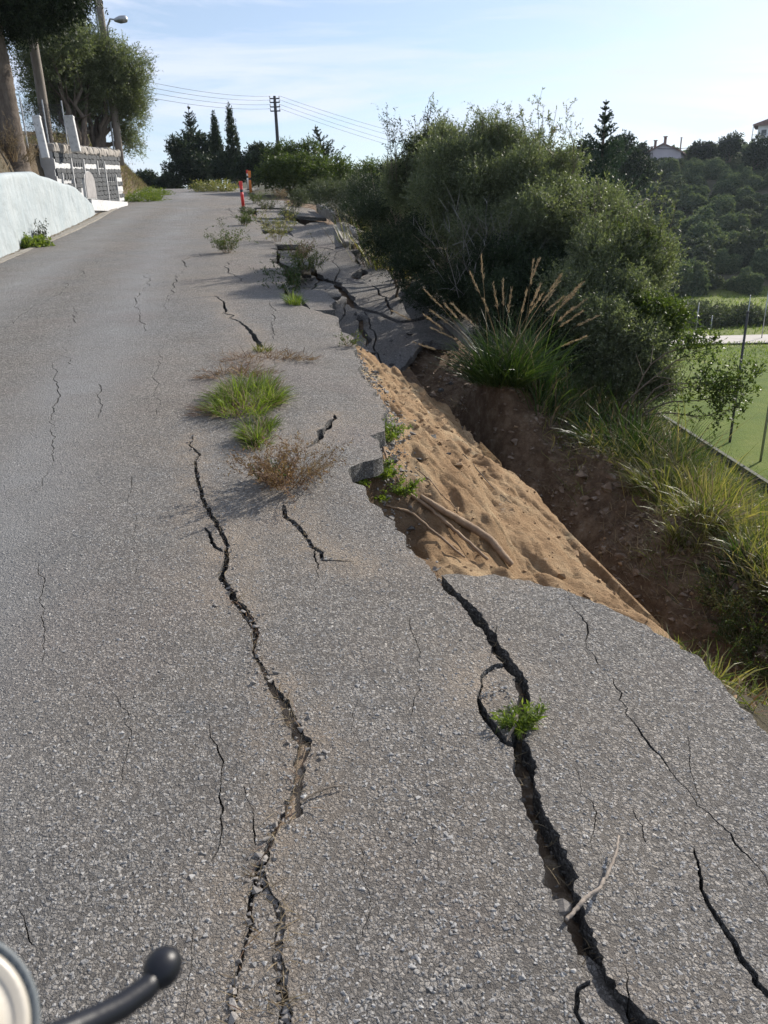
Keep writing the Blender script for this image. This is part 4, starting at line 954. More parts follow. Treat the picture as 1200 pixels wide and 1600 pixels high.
def sprig_mesh(name, bases, dirs, lens, stemw, leafL, leafW, per, mats, seed, bend=.25, branch=3, start=.2):
    """stems with side branches and small leaves; mats = [stem, leaf]"""
    q = np.random.default_rng(seed); n = len(bases); bd = q.normal(0, bend, (n, 3)); bd[:, 2] = -abs(bd[:, 2]) * .5
    V1, Q1, T1, pts = strip(bases, dirs, lens, np.full(n, stemw), 5, bd, q)
    pts = np.array(pts); VV = [V1]; QQ = [Q1]; TT = [T1]; n0 = len(V1); lp_, ld_ = [], []
    bp, bdn, bl_ = [], [], []
    for b in range(branch):
        f = q.uniform(start, .9, n) * 5; i = np.minimum(f.astype(int), 4); fr = (f - i)[:, None]; ar = np.arange(n)
        p = pts[i, ar] * (1 - fr) + pts[i + 1, ar] * fr; dd = unit(unit(pts[i + 1, ar] - pts[i, ar]) + q.normal(0, .6, (n, 3))); bp.append(p); bdn.append(dd); bl_.append(lens * q.uniform(.2, .45, n))
    if branch:
        bp = np.concatenate(bp); bdn = np.concatenate(bdn); bl_ = np.concatenate(bl_); V2, Q2, T2, pt2 = strip(bp, bdn, bl_, np.full(len(bp), stemw * .6), 3, q.normal(0, bend, (len(bp), 3)), q)
        VV.append(V2); QQ.append(Q2 + n0); TT.append(T2 + n0); n0 += len(V2); pt2 = np.array(pt2)
    nstem = n0
    if per:
        for k in range(per):
            f = q.uniform(start, 1, n) * 5; i = np.minimum(f.astype(int), 4); fr = (f - i)[:, None]; ar = np.arange(n); lp_.append(pts[i, ar] * (1 - fr) + pts[i + 1, ar] * fr); ld_.append(unit(pts[i + 1, ar] - pts[i, ar]))
            if branch:
                m = len(bp); f = q.uniform(.1, 1, m) * 3; i = np.minimum(f.astype(int), 2); fr = (f - i)[:, None]; ar = np.arange(m); lp_.append(pt2[i, ar] * (1 - fr) + pt2[i + 1, ar] * fr); ld_.append(unit(pt2[i + 1, ar] - pt2[i, ar]))
        lp_ = np.concatenate(lp_); ld_ = unit(np.concatenate(ld_) * .5 + q.normal(0, .6, (len(lp_), 3)))
        V3, F3 = leaf_quads(lp_, ld_, unit(q.normal(0, 1, (len(lp_), 3)) + [0, 0, .5]), leafL * q.uniform(.5, 1.3, len(lp_)), leafW * q.uniform(.6, 1.3, len(lp_)))
        VV.append(V3); QQ.append(F3 + n0)
    Qa = np.concatenate(QQ); Ta = np.concatenate(TT); me = mesh_np(name, np.concatenate(VV), [Qa, Ta], mats=mats, midx=np.concatenate([(Qa[:, 0] >= nstem).astype(int), np.zeros(len(Ta), int)]))
    return me
def weed(name, loc, n, h, R, label, cat, mats, seed, leafL=.02, leafW=.006, per=6, lean=.7, stemw=.002, branch=3, bias=(0, 0)):
    q = np.random.default_rng(seed); a = q.uniform(0, 6.283, n); r = R * np.sqrt(q.random(n)) * .35
    B = np.stack([r * np.cos(a), r * np.sin(a), np.zeros(n) - .01], -1); d = unit(np.stack([np.cos(a) * lean * q.uniform(.2, 1.3, n) + bias[0], np.sin(a) * lean * q.uniform(.2, 1.3, n) + bias[1], np.ones(n)], -1))
    o = link(name, sprig_mesh(name, B, d, h * q.uniform(.5, 1.15, n), stemw, leafL, leafW, per, mats, seed, .22, branch), loc=loc); return tag(o, label, cat)
def limbs(pb, tips, r0, seed, n=8):
    """tapered limbs from the base to the tips, with side twigs"""
    q = np.random.default_rng(seed); mb = MB()
    for tpt in tips:
        tpt = np.asarray(tpt, float); L = np.linalg.norm(tpt); mid = tpt * .5 + q.normal(0, .10 * L, 3); mid[2] += .05 * L
        cv = [np.array([0, 0, -.2]) + q.normal(0, r0 * .6, 3) * [1, 1, 0]]
        for k in np.linspace(.12, 1, n): cv.append((1 - k) ** 2 * 0 + 2 * k * (1 - k) * mid + k * k * tpt + q.normal(0, .02 * L, 3))
        cv = np.array(cv); rr = np.linspace(r0, r0 * .16, len(cv)); mb.tube(cv, rr, 6)
        for j in range(4):
            i = q.integers(3, len(cv) - 1); dd = unit(unit(cv[i] - cv[i - 1]) + q.normal(0, .6, 3)); l2 = L * q.uniform(.15, .35)
            mb.tube([cv[i], cv[i] + dd * l2 * .5 + q.normal(0, .03, 3), cv[i] + dd * l2 + [0, 0, .1 * l2]], [rr[i] * .6, rr[i] * .4, rr[i] * .12], 4)
    return mb
def shrub(name, label, cat, base, lobes_px, mat, n_tw, seed, group=None, bark=BARK, r0=.04, depth=1.0, **kw):
    """lobes given as (px, py, radius px, distance); everything is placed in world metres about its base on the ground"""
    lb = []
    for (px, py, rp, d) in lobes_px:
        c = at(px, py, d); r = rp * d / FPX; lb.append((*(c - base), r, r * depth, r * .95))
    o = empty(name, base, label, cat, group)
    kw.setdefault('sub', 9); kw.setdefault('nout', .7); link('crown', crown_mesh('crown', lb, n_tw, mat, seed=seed, **kw), o)
    limbs(base, [np.array(l[:3]) + [0, 0, l[5] * .3] for l in lb], r0, seed).build('trunk' if 'tree' in name else 'stems', bark, o, smooth=True)
    return o
def ground_at(px, d):
    p = at(px, 400, d); return np.array([p[0], p[1], gz(p[0], p[1]) - .03])

# ---- upper side: ringed trunk tree, olives, dry stalks
tb = terr_hit(22, 258) - UP * .05
tt_ = empty('ringed_trunk_tree', tb, 'thick grey ringed trunk with dark overhanging crown at the upper left corner', 'tree')
mb = MB(); prof = []
zz = 0
while zz < 6.8:
    r = .34 + .13 * math.exp(-zz / .35) - .012 * zz; prof += [(r, zz - .3), (r * 1.035, zz - .3 + .05), (r * .985, zz - .3 + .19)]; zz += .24
mb.lathe(prof, 22); me = mb.mesh('trunk', BARK, True); o = link('trunk', me, tt_); 
cv = np.empty(len(me.vertices) * 3, np.float32); me.vertices.foreach_get('co', cv); cv = cv.reshape(-1, 3); an = np.arctan2(cv[:, 1], cv[:, 0])
cv[:, :2] *= (1 + .07 * fbm(an * 1.5, cv[:, 2] * 1.2, 4, 3))[:, None]; cv[:, 0] += .04 * np.sin(cv[:, 2]); me.vertices.foreach_set('co', cv.ravel())
dT = math.hypot(tb[0], tb[1])
lb = [(*(at(px, py, dT + dd) - tb), rp_ * dT / FPX, rp_ * dT / FPX, rp_ * dT / FPX * .85) for px, py, rp_, dd in [(15, -75, 100, 0), (66, -62, 62, -.3), (45, -25, 50, -.6), (98, -14, 28, 0), (-60, -60, 90, 0), (88, 10, 24, 0), (58, 10, 36, .6), (112, -2, 15, 0), (15, 6, 40, .8), (30, -5, 45, .3)]]
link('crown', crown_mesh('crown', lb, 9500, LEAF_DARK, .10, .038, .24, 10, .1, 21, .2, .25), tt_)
mb = limbs(tb, [np.array(l[:3]) - [0, 0, .2] for l in lb], .01, 5)
# hanging dry fibres at the foot of the trunk
tag(link('dry_skirt', grass_mesh('dry_skirt', 130, .45, .6, .02, DRY, 8, .6, .9), tt_, (0.1, -.2, .1)))
olA = at(128, 240, 33.0); olA[2] = gz(olA[0], olA[1])
shrub('olive_tree', 'darker olive tree with twisted trunks behind the white gate posts', 'tree', olA, [(85, 100, 50, 33), (120, 80, 48, 34), (125, 140, 50, 34), (70, 130, 50, 34), (100, 165, 42, 35), (60, 85, 40, 34), (140, 80, 22, 35), (90, 180, 40, 36), (140, 185, 34, 36)], LEAF_OLIVE, 10500, 31, None, BARK, .12, L=.085, W=.026, twl=.3, core=.2)
olB = at(152, 238, 34.5); olB[2] = gz(olB[0], olB[1])
shrub('olive_tree', 'silvery olive tree wrapped round the lamp pole', 'tree', olB, [(165, 115, 48, 34.5), (195, 140, 38, 34.8), (207, 185, 30, 35), (190, 175, 38, 35.2), (140, 120, 40, 35), (205, 225, 22, 35.6), (175, 88, 18, 35), (160, 165, 40, 35.6)], LEAF_OLIVE, 9500, 32, None, BARK, .12, L=.085, W=.024, twl=.32, core=.2)
for i, (px, py, d, lb_) in enumerate([(8, 240, 17.5, 'dry grey stalk clump at the left border above the white wall'), (38, 262, 18.5, 'broken dry stalks hanging over the white wall by the ringed trunk'), (82, 262, 22.5, 'brown dry brush at the foot of the pale telegraph pole')]):
    b = terr_hit(px, py); weed('dry_stalk_clump', b, 70, .8, .5, lb_, 'dry plant', [DRY, DRY], 60 + i, .12, .012, 3, .6, .012, 2)

# grassy cover on the upper bank
def cover(name, pts, h, w_, mat, label, seed, lean=.8):
    q = np.random.default_rng(seed); n = len(pts); d = unit(np.stack([q.normal(0, lean, n), q.normal(0, lean, n), np.ones(n)], -1)); bend = q.normal(0, .3, (n, 3)); bend[:, 2] = -abs(bend[:, 2])
    V, Q, T, _ = strip(pts, d, h * q.uniform(.4, 1.2, n), w_ * q.uniform(.6, 1.3, n), 3, bend, q)
    return tag(link(name, mesh_np(name, V, [Q, T], mat)), label, kind='stuff')
def scatter_st(n, s0, s1, t0, t1, seed, keep=None):
    q = np.random.default_rng(seed); s = q.uniform(s0, s1, n); t = q.uniform(t0, t1, n)
    if keep is not None: k = keep(s, t); s, t = s[k], t[k]
    X, Y = xy(s, t); return np.stack([X, Y, terr_z(X, Y) - .01], -1)
cover('dry_grass', scatter_st(15000, 34.8, 62, -8.5, -4.3, 1), .28, .022, DRY, 'dry brown grass on the upper bank', 2)
cover('bank_grass', scatter_st(6000, 34.8, 62, -8, -4.1, 3), .30, .025, GRASS_Y, 'green-brown grass on the upper bank', 4)
cover('wall_top_grass', scatter_st(5000, 15, 25, -7, -4.45, 5), .28, .018, DRY, 'dry litter above the white wall', 6, 1.2)

# ---- trees beyond the crest
def conifer(base, H_, R_, mat, label, seed, tiers=9, cat='conifer', name='conifer_tree', group=None, lean=(0, 0), slope_=.28):
    q = np.random.default_rng(seed); o = empty(name, base, label, cat, group); mb = MB(); mb.tube([(0, 0, -.3), (lean[0] * .5, lean[1] * .5, H_ * .5), (lean[0], lean[1], H_)], [R_ * .10, R_ * .07, .015], 6); mb.build('trunk', BARK, o)
    Ps, Ds, Sz = [], [], []
    for k in range(tiers):
        f = (k + .3) / tiers; z = H_ * min(.12 + .88 * (f + q.uniform(-.4, .4) / tiers), .985); rr = min(R_, .03 + slope_ * (H_ - z)) * q.uniform(.8, 1.1); nb = q.integers(6, 10)
        for b in range(nb):
            a = q.uniform(0, 6.283); L = rr * q.uniform(.6, 1.4); dv_ = np.array([math.cos(a), math.sin(a), q.uniform(.35, .75)]); m = int(8 + 24 * L)
            for j in range(m):
                u = j / m; p = np.array([lean[0] * f, lean[1] * f, z]) + dv_ * L * u + np.array([0, 0, .2 * L * u * u]); wv = (.12 * L * (1 - u) + .015) * min(1, .2 + (H_ - z) / 1.5)
                Ps.append(p + q.normal(0, wv * .5, 3) * [1, 1, .45]); Ds.append(dv_ + q.normal(0, .5, 3)); Sz.append(.35 + .65 * min(1, (H_ - z) / 1.6))
    Ps = np.array(Ps); Ps = np.repeat(Ps, 4, 0) + q.normal(0, .022, (len(Ps) * 4, 3)) * np.repeat(np.array(Sz), 4)[:, None] * [1, 1, .6]; Ds = unit(np.repeat(np.array(Ds), 4, 0) + q.normal(0, .4, (len(Ps), 3)))
    V, F = leaf_tris(Ps, Ds, unit(q.normal(0, 1, (len(Ps), 3))), np.repeat(np.array(Sz), 4) * .11 * q.uniform(.6, 1.3, len(Ps)), np.full(len(Ps), .05))
    link('crown', mesh_np('crown', V, F, mat), o); return o
def cypress(base, H_, R_, label, seed, lean=(0, 0)):
    o = empty('cypress_tree', base, label, 'cypress'); mb = MB(); mb.tube([(0, 0, -.2), (lean[0] * .7, lean[1] * .7, H_ * .7)], [R_ * .2, R_ * .08], 6); mb.build('trunk', BARK, o)
    lb = [(lean[0] * f, lean[1] * f, H_ * f, R_ * w1, R_ * w1, H_ * .14) for f, w1 in ((.14, .9), (.3, 1.), (.46, .95), (.6, .8), (.74, .58), (.86, .36), (.95, .16))]
    link('crown', crown_mesh('crown', lb, 900, LEAF_DARK, .16, .06, .25, 7, 1.6, seed, .3, .4), o); return o
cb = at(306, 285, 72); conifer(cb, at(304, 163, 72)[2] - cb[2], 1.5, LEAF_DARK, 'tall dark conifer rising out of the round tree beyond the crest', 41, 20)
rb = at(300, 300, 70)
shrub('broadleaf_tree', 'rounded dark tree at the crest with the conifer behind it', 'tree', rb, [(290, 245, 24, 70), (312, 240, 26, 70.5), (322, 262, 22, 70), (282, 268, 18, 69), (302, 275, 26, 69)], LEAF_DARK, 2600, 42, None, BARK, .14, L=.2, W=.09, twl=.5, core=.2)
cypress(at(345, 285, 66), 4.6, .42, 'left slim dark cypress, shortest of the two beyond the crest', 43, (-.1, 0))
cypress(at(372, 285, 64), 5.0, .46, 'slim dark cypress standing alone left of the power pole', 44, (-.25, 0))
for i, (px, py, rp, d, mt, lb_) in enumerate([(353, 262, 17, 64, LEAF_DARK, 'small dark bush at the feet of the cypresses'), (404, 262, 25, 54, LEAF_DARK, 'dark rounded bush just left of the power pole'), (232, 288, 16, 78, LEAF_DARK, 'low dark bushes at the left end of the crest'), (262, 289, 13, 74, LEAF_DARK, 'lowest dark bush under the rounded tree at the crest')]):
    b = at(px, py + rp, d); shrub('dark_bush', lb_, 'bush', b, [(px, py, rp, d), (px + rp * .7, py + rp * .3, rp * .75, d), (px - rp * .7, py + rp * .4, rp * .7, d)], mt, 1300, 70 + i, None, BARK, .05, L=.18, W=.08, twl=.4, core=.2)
shrub('green_bush', 'broad mid-green bush right of the power pole foot', 'bush', at(455, 300, 44), [(440, 265, 27, 44), (470, 262, 30, 44), (498, 272, 22, 43), (425, 280, 22, 43), (460, 285, 32, 42), (500, 290, 25, 42)], LEAF_GREEN, 5200, 80, None, BARK, .06, L=.11, W=.04, twl=.32, core=.25)
cb = at(518, 285, 55); conifer(cb, at(507, 194, 55)[2] - cb[2], 1.1, LEAF_DARK, 'leaning dark fir rising behind the green bush', 45, 11, lean=(-.9, 0), slope_=.4)
cb = at(528, 285, 53); conifer(cb, at(527, 242, 53)[2] - cb[2], .9, LEAF_DARK, 'small dark fir at the foot of the leaning fir', 46, 6)
LEAF_FIR = mat_leaf('blue_green_needle', [(.02, .04, .034), (.04, .065, .055), (.07, .095, .08)], .2, .6, .2)
cb = ground_at(930, 33); conifer(cb, at(936, 156, 33)[2] - cb[2], 1.9, LEAF_FIR, 'tall blue-green fir standing above the shrubs on the right', 47, 40, slope_=.33)
for i, (px, py, rp, d, lb_) in enumerate([(905, 262, 26, 75, 'dark bush left of the tall fir on the right'), (965, 243, 20, 110, 'rounded dark tree on the skyline just right of the tall fir'), (988, 262, 20, 105, 'bushy dark tree on the slope below the skyline near the small house')]):
    b = at(px, py + rp, d); b[2] = min(b[2], gz(b[0], b[1])); shrub('dark_tree', lb_, 'tree', b, [(px, py, rp, d), (px + rp * .7, py + rp * .5, rp * .8, d), (px - rp * .8, py + rp * .5, rp * .8, d), (px, py + rp * 1.3, rp, d)], LEAF_DARK, 1500, 90 + i, None, BARK, .1, L=.3, W=.13, twl=.6, core=.2)

# ---- the big evergreen shrubs on the slumped side
kwb = dict(L=.036, W=.0115, twl=.20, per=14, core=.35, up=.9, nout=.5)
shrub('evergreen_shrub', 'tallest silvery evergreen shrub in the middle of the thicket', 'shrub', ground_at(745, 13), [(735, 262, 52, 13.2), (775, 265, 50, 13.4), (715, 310, 62, 12.8), (700, 255, 34, 13.3), (812, 262, 36, 13.2), (790, 320, 66, 12.8), (750, 360, 76, 12.4)], LEAF_OLIVE, 15500, 101, None, TWIG, .05, **kwb)
shrub('evergreen_shrub', 'silvery evergreen shrub on the right shoulder of the thicket', 'shrub', ground_at(850, 12), [(838, 300, 55, 12.6), (872, 340, 58, 12.2), (845, 380, 70, 11.8), (905, 390, 52, 11.6), (925, 335, 42, 12.4), (955, 375, 42, 12)], LEAF_OLIVE, 14500, 102, None, TWIG, .05, **kwb)
shrub('evergreen_shrub', 'loose evergreen shrub with bare shoots at the left end of the thicket', 'shrub', ground_at(660, 14.5), [(668, 270, 40, 14.6), (690, 240, 30, 14.4), (640, 305, 38, 14.8), (672, 320, 48, 14.2)], LEAF_OLIVE, 8000, 103, None, TWIG, .04, **kwb)
shrub('evergreen_shrub', 'low evergreen shrub right of the thicket over the green valley', 'shrub', ground_at(960, 10.8), [(935, 430, 58, 11), (975, 420, 50, 11.2), (1010, 440, 42, 11.4), (900, 470, 62, 10.4), (965, 490, 55, 10.6), (1030, 410, 26, 11.6), (960, 550, 55, 10), (920, 530, 55, 10), (1010, 560, 40, 10), (985, 605, 42, 9.8), (1025, 610, 32, 9.8), (940, 600, 38, 9.8)], LEAF_OLIVE, 14500, 104, None, TWIG, .022, **kwb)
shrub('leafy_green_shrub', 'bright green leafy bush at the right end of the thicket', 'shrub', ground_at(1020, 10.2), [(1030, 520, 30, 10.4), (1000, 505, 32, 10.4), (985, 395, 24, 11.2), (1045, 500, 18, 10.6)], LEAF_GREEN, 2400, 105, None, TWIG, .03, L=.05, W=.022, twl=.2, per=10, core=.2)
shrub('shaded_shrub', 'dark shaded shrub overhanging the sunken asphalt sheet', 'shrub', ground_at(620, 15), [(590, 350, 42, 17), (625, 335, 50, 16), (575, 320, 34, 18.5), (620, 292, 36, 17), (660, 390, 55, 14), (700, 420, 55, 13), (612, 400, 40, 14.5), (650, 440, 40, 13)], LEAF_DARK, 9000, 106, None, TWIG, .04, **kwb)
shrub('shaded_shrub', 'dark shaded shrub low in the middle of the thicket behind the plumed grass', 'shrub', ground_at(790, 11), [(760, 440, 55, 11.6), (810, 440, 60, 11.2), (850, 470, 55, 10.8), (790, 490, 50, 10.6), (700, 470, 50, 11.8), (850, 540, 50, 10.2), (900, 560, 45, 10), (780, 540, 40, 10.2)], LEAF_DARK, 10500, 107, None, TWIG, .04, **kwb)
shrub('grey_brush', 'grey twiggy brush beyond the broken kerb beams', 'shrub', ground_at(545, 24), [(530, 318, 28, 24), (560, 312, 26, 23), (500, 312, 18, 26), (585, 325, 28, 22), (470, 318, 14, 30)], LEAF_GREY, 3000, 108, None, TWIG, .02, L=.07, W=.016, twl=.3, per=9, core=.2, up=1.)
shrub('green_bush', 'small yellow-green bush between grey brush and thicket', 'bush', ground_at(560, 27), [(540, 285, 24, 28), (575, 290, 26, 27), (612, 292, 26, 26)], LEAF_GREEN, 1800, 109, None, TWIG, .03, L=.08, W=.025, twl=.3, core=.2)
# shoots standing out of the thicket top
def shoots(lst, label, seed, mats, leafL=.05, leafW=.016, per=16, ln=(.5, 1.1), group=None, spread=.22):
    q = np.random.default_rng(seed); B = np.array([at(*l) for l in lst]); B0 = B[0].copy(); n = len(B); d = unit(np.stack([q.normal(0, spread, n), q.normal(0, spread, n), np.ones(n)], -1))
    return tag(link('bare_shoots', sprig_mesh('bare_shoots', B - B0, d, q.uniform(*ln, n), .010, leafL, leafW, per, mats, seed, .12, 4, .1), loc=B0), label, 'shoots')
q_ = np.random.default_rng(5)
shoots([(q_.uniform(600, 690), q_.uniform(240, 300), 14.4) for _ in range(22)], 'upright leafy shoots above the left end of the thicket', 1, [TWIG, LEAF_DARK], ln=(.6, 1.1))
shoots([(q_.uniform(690, 880), q_.uniform(225, 270), 13) for _ in range(60)], 'upright thin shoots along the thicket top', 2, [TWIG, LEAF_OLIVE], ln=(.3, .75))
shoots([(q_.uniform(820, 905), q_.uniform(265, 330), 12.3) for _ in range(34)] + [(q_.uniform(900, 1040), q_.uniform(350, 440), 11.3) for _ in range(46)], 'thin leafy shoots along the right flank of the thicket', 12, [TWIG, LEAF_OLIVE], ln=(.3, .8))
shoots([(855, 262, 12.5), (858, 264, 12.5), (862, 262, 12.4)], 'tall dry seed stalk above the thicket right of its top', 3, [DRY, DRY], .03, .012, 10, (.65, .8))
shoots([(q_.uniform(690, 830), q_.uniform(380, 470), 11.2) for _ in range(60)], 'bare grey twigs inside the shaded thicket', 4, [GREYTWIG, LEAF_GREY], .02, .006, 4, (.3, .9), spread=.7)

# ---- tall grasses
def tussock(px, py, h, R_, n, mat, label, seed, w_=.010, lean=.7, droop=.7, lift=0., name='grass_tussock', bias=(0, 0)):
    b = terr_hit(px, py); bb = b - UP * (.05 - lift)
    zf = lambda x, y: terr_z(bb[0] + x, bb[1] + y) - bb[2]
    return tag(link(name, grass_mesh(name, n, R_, h, w_, mat, seed, lean * (.8 + .5 * ((seed * 37) % 10) / 10), droop, zf, mat2=DRY, elong=(1 + .5 * ((seed * 53) % 7) / 7, 1.2 - .4 * ((seed * 29) % 5) / 5), dirbias=(.12 * ((seed * 17) % 5 - 2), -.15 + .1 * ((seed * 13) % 4))), loc=bb), label, 'grass clump')
def plumes(px, py, dirs, label, seed, hgt=(.9, 1.3), wd=.022, st=None):
    """seed heads on thin stems; dirs are (dx,dz) fans"""
    b = terr_hit(px, py)
    if st: a_ = xy(*st); b = np.array([a_[0], a_[1], gz(*a_) + .02])
    q = np.random.default_rng(seed); o = empty('plumed_grass', b, label, 'grass clump'); n = len(dirs)
    D = unit(np.array([[a, q.normal(0, .25), c] for a, c in dirs])); L = q.uniform(*hgt, n); B = q.normal(0, .10, (n, 3)) * [1, 1, 0]
    bend = np.stack([D[:, 0] * .08, D[:, 1] * .05, -.05 * np.ones(n)], -1)
    V, Q, T, pts = strip(B, D, L, np.full(n, .006), 6, bend, q); link('flower_stems', mesh_np('flower_stems', V, [Q, T], DRY), o)
    pts = np.array(pts); Pp, Dd = [], []
    for i in range(n):
        a, b2 = pts[-2, i], pts[-1, i]; ax = unit((b2 - a)[None])[0]; Lh = q.uniform(.18, .30)
        for j in range(90):
            f = q.random(); Pp.append(b2 - ax * Lh * (1 - f) + ax * .06); Dd.append(ax + q.normal(0, .22, 3))
    Pp = np.array(Pp); Dd = unit(np.array(Dd)); V, F = leaf_quads(Pp + q.normal(0, .004, Pp.shape), Dd, unit(q.normal(0, 1, Pp.shape)), np.full(len(Pp), .045) * q.uniform(.6, 1.2, len(Pp)), np.full(len(Pp), wd * .22))
    link('seed_heads', mesh_np('seed_heads', V, F, PLUME), o); return o, b
o, b = plumes(738, 596, [(-1.05, .95), (-.85, 1.), (-.62, 1.1), (-.40, 1.2), (-.2, 1.3), (-.12, 1.35), (-.02, 1.5), (.1, 1.2), (.3, 1.1), (.42, 1.2), (.55, 1.1), (.66, 1.), (.75, .85), (.9, 1.), (.5, .8), (-.95, .8), (.25, .9), (.8, .7), (-.75, 1.2), (-.5, .9), (.15, 1.5), (.38, .95), (.62, .8), (.7, 1.2), (-.3, 1.0), (-1.15, .8), (-.9, 1.15), (.95, .75), (.48, 1.25), (.58, .95), (-.66, .95), (.05, 1.05), (.34, 1.3)], 'plumed grass clump leaning over the gully beside the pale kerb beam', 11, (.95, 1.35), st=(8.1, 2.98))
link('blades', grass_mesh('blades', 1300, .34, 1.0, .009, GRASS_D, 12, 1.05, .5), o)
o, b = plumes(890, 636, [(-.5, 1.3), (-.3, 1.5), (-.1, 1.4), (.1, 1.5), (.25, 1.3), (.5, 1.2), (.0, 1.2), (-.7, 1.1)], 'second plumed grass clump standing in the dark grass under the thicket', 13, (1.3, 1.8), .02)
link('blades', grass_mesh('blades', 1700, .45, 1.25, .009, GRASS_D, 14, .6, .5), o)
TUS = [(930, 628, .95, .35, 900, GRASS_D, 'tall dark tussock in front of the low evergreen shrub, left one'), (968, 640, .85, .35, 900, GRASS_D, 'tall dark tussock in front of the low evergreen shrub, middle one'), (1012, 655, .8, .35, 900, GRASS_D, 'tall dark tussock in front of the low evergreen shrub, right one'), (840, 620, .9, .3, 800, GRASS_D, 'dark tussock between the two plumed grass clumps'), (872, 552, 0.79, 0.29, 825, GRASS_D, 'dark tall tussock under the thicket left of the bright bush'), (952, 582, 0.72, 0.29, 825, GRASS_D, 'dark tall tussock below the low evergreen shrub'),
       (922, 647, 0.54, 0.23, 750, GRASS_Y, 'upright yellow-green tussock above the dark gully'), (999, 666, 0.50, 0.25, 825, GRASS_Y, 'yellow-green tussock midway along the gully rim'),
       (974, 721, 0.40, 0.20, 600, GRASS_Y, 'yellow tussock hanging over the gully rim'), (1054, 711, 0.43, 0.27, 675, GRASS_D, 'green tussock behind the gully-rim grasses'), (1029, 776, 0.45, 0.23, 750, GRASS_Y, 'bright drooping tussock below the gully-rim grasses'),
       (1094, 776, 0.43, 0.26, 900, GRASS_Y, 'broad bright tussock in the middle of the lower bank'), (1089, 836, 0.36, 0.23, 675, GRASS_Y, 'low drooping tussock above the end of the gully'), (1154, 826, 0.40, 0.26, 900, GRASS_Y, 'bright yellow-green tussock on the lower bank near the right border'),
       (1209, 826, 0.36, 0.26, 750, GRASS_G, 'green tussock at the right border on the lower bank'), (1164, 756, 0.36, 0.29, 675, GRASS_Y, 'pale tussock below the pitch wall'), (1224, 766, 0.32, 0.29, 525, GRASS_D, 'dark tussock at the right border below the pitch wall'),
       (1104, 706, 0.36, 0.29, 600, GRASS_D, 'dark green tussock beside the thin-branched shrub'), (1164, 886, 0.27, 0.22, 525, GRASS_D, 'shaded tussock low on the bank beneath the bright tussocks'), (1054, 656, 0.40, 0.27, 600, GRASS_D, 'dark tussock at the foot of the thin-branched shrub')]
for i, (px, d, h, n, lb_) in enumerate([(575, 19, 1.5, 260, 'yellow reeds at the left end of the thicket'), (610, 17.5, 1.6, 260, 'tall yellow reeds in front of the shoots at the left end of the thicket'), (560, 24, 1.4, 200, 'pale reeds between the grey brush and the thicket')]):
    b = ground_at(px, d); tag(link('reed_clump', grass_mesh('reed_clump', n, .6, h, .022, GRASS_Y, 330 + i, .35, .35, mat2=DRY), loc=b), lb_, 'reeds')
for i, (px, py, h, R_, n, m, lb_) in enumerate(TUS): tussock(px, py, h, R_, n, m, lb_, 200 + i, lean=.8, droop=.8)
for i, (s_, t_, h, R_, n, m, lb_) in enumerate([(8.3, 4.3, 1.15, .42, 900, GRASS_D, 'tall dark grass clump on the gully rim right behind the plumed clump'), (7.3, 4.15, 1.0, .38, 850, GRASS_D, 'tall dark grass clump on the gully rim, next toward the viewer'), (6.6, 4.5, .9, .36, 800, GRASS_Y, 'tall yellow-green grass clump halfway along the gully rim'),
        (7.9, 5.0, 1.1, .42, 850, GRASS_D, 'tall dark grass clump at the foot of the low evergreen shrub'), (5.8, 4.1, .75, .34, 800, GRASS_Y, 'arching yellow-green clump over the middle of the gully'), (9.4, 4.2, 1.2, .4, 850, GRASS_D, 'tallest dark grass clump against the shaded thicket'), (5.1, 4.35, .62, .34, 700, GRASS_Y, 'arching yellow clump above the lower gully'), (4.4, 3.95, .5, .3, 700, GRASS_Y, 'small arching clump over the lower end of the gully')]):
    a_ = xy(s_, t_); b = np.array([a_[0], a_[1], gz(*a_) - .05]); zf = lambda x, y, b=b: terr_z(b[0] + x, b[1] + y) - b[2]
    tag(link('grass_tussock', grass_mesh('grass_tussock', n, R_, h, .010, m, 350 + i, .75, .75, zf, elong=(1.1, 1.3), dirbias=(-.18, -.12), mat2=DRY), loc=b), lb_, 'grass clump')
def kslope(s, t): return (t > 3.35) & (fbm(s * 1.1, t * 1.1, 2, 7) > -.25)
cover('gully_grass', scatter_st(9500, 2.6, 10.5, 2.8, 4.3, 49, lambda s, t: fbm(s * 1.6, t * 1.6, 3, 13) > .0), .17, .006, DRY, 'dry grass and rootlets hanging on the shaded gully side', 50, 1.3)
cover('gully_green_grass', scatter_st(4200, 2.6, 9.5, 3.3, 4.4, 51, lambda s, t: fbm(s * 1.6, t * 1.6, 3, 14) > .1), .26, .007, GRASS_Y, 'sparse yellow-green grass on the gully side', 52, 1.1)
cover('rim_grass', scatter_st(18000, 2.2, 9.5, 3.65, 7.4, 45, lambda s, t: fbm(s * 1.3, t * 1.3, 3, 3) > -.35), .42, .008, GRASS_Y, 'long loose yellowing grass along the outer rim of the gully', 46, .85)
cover('rim_green_grass', scatter_st(9000, 2.2, 11, 3.85, 7.4, 47, lambda s, t: fbm(s * 1.3, t * 1.3, 3, 4) > -.2), .38, .008, GRASS_D, 'dark long grass along the outer rim of the gully', 48, .8)
cover('slope_grass', scatter_st(20000, 1.0, 22, 4.2, 11, 11, kslope), .34, .012, GRASS_D, 'dark green grass on the outer slope', 12, .7)
cover('slope_dry_grass', scatter_st(16000, 1.0, 22, 4.1, 11, 13, kslope), .30, .008, GRASS_Y, 'yellowing grass on the outer slope', 14, .9)
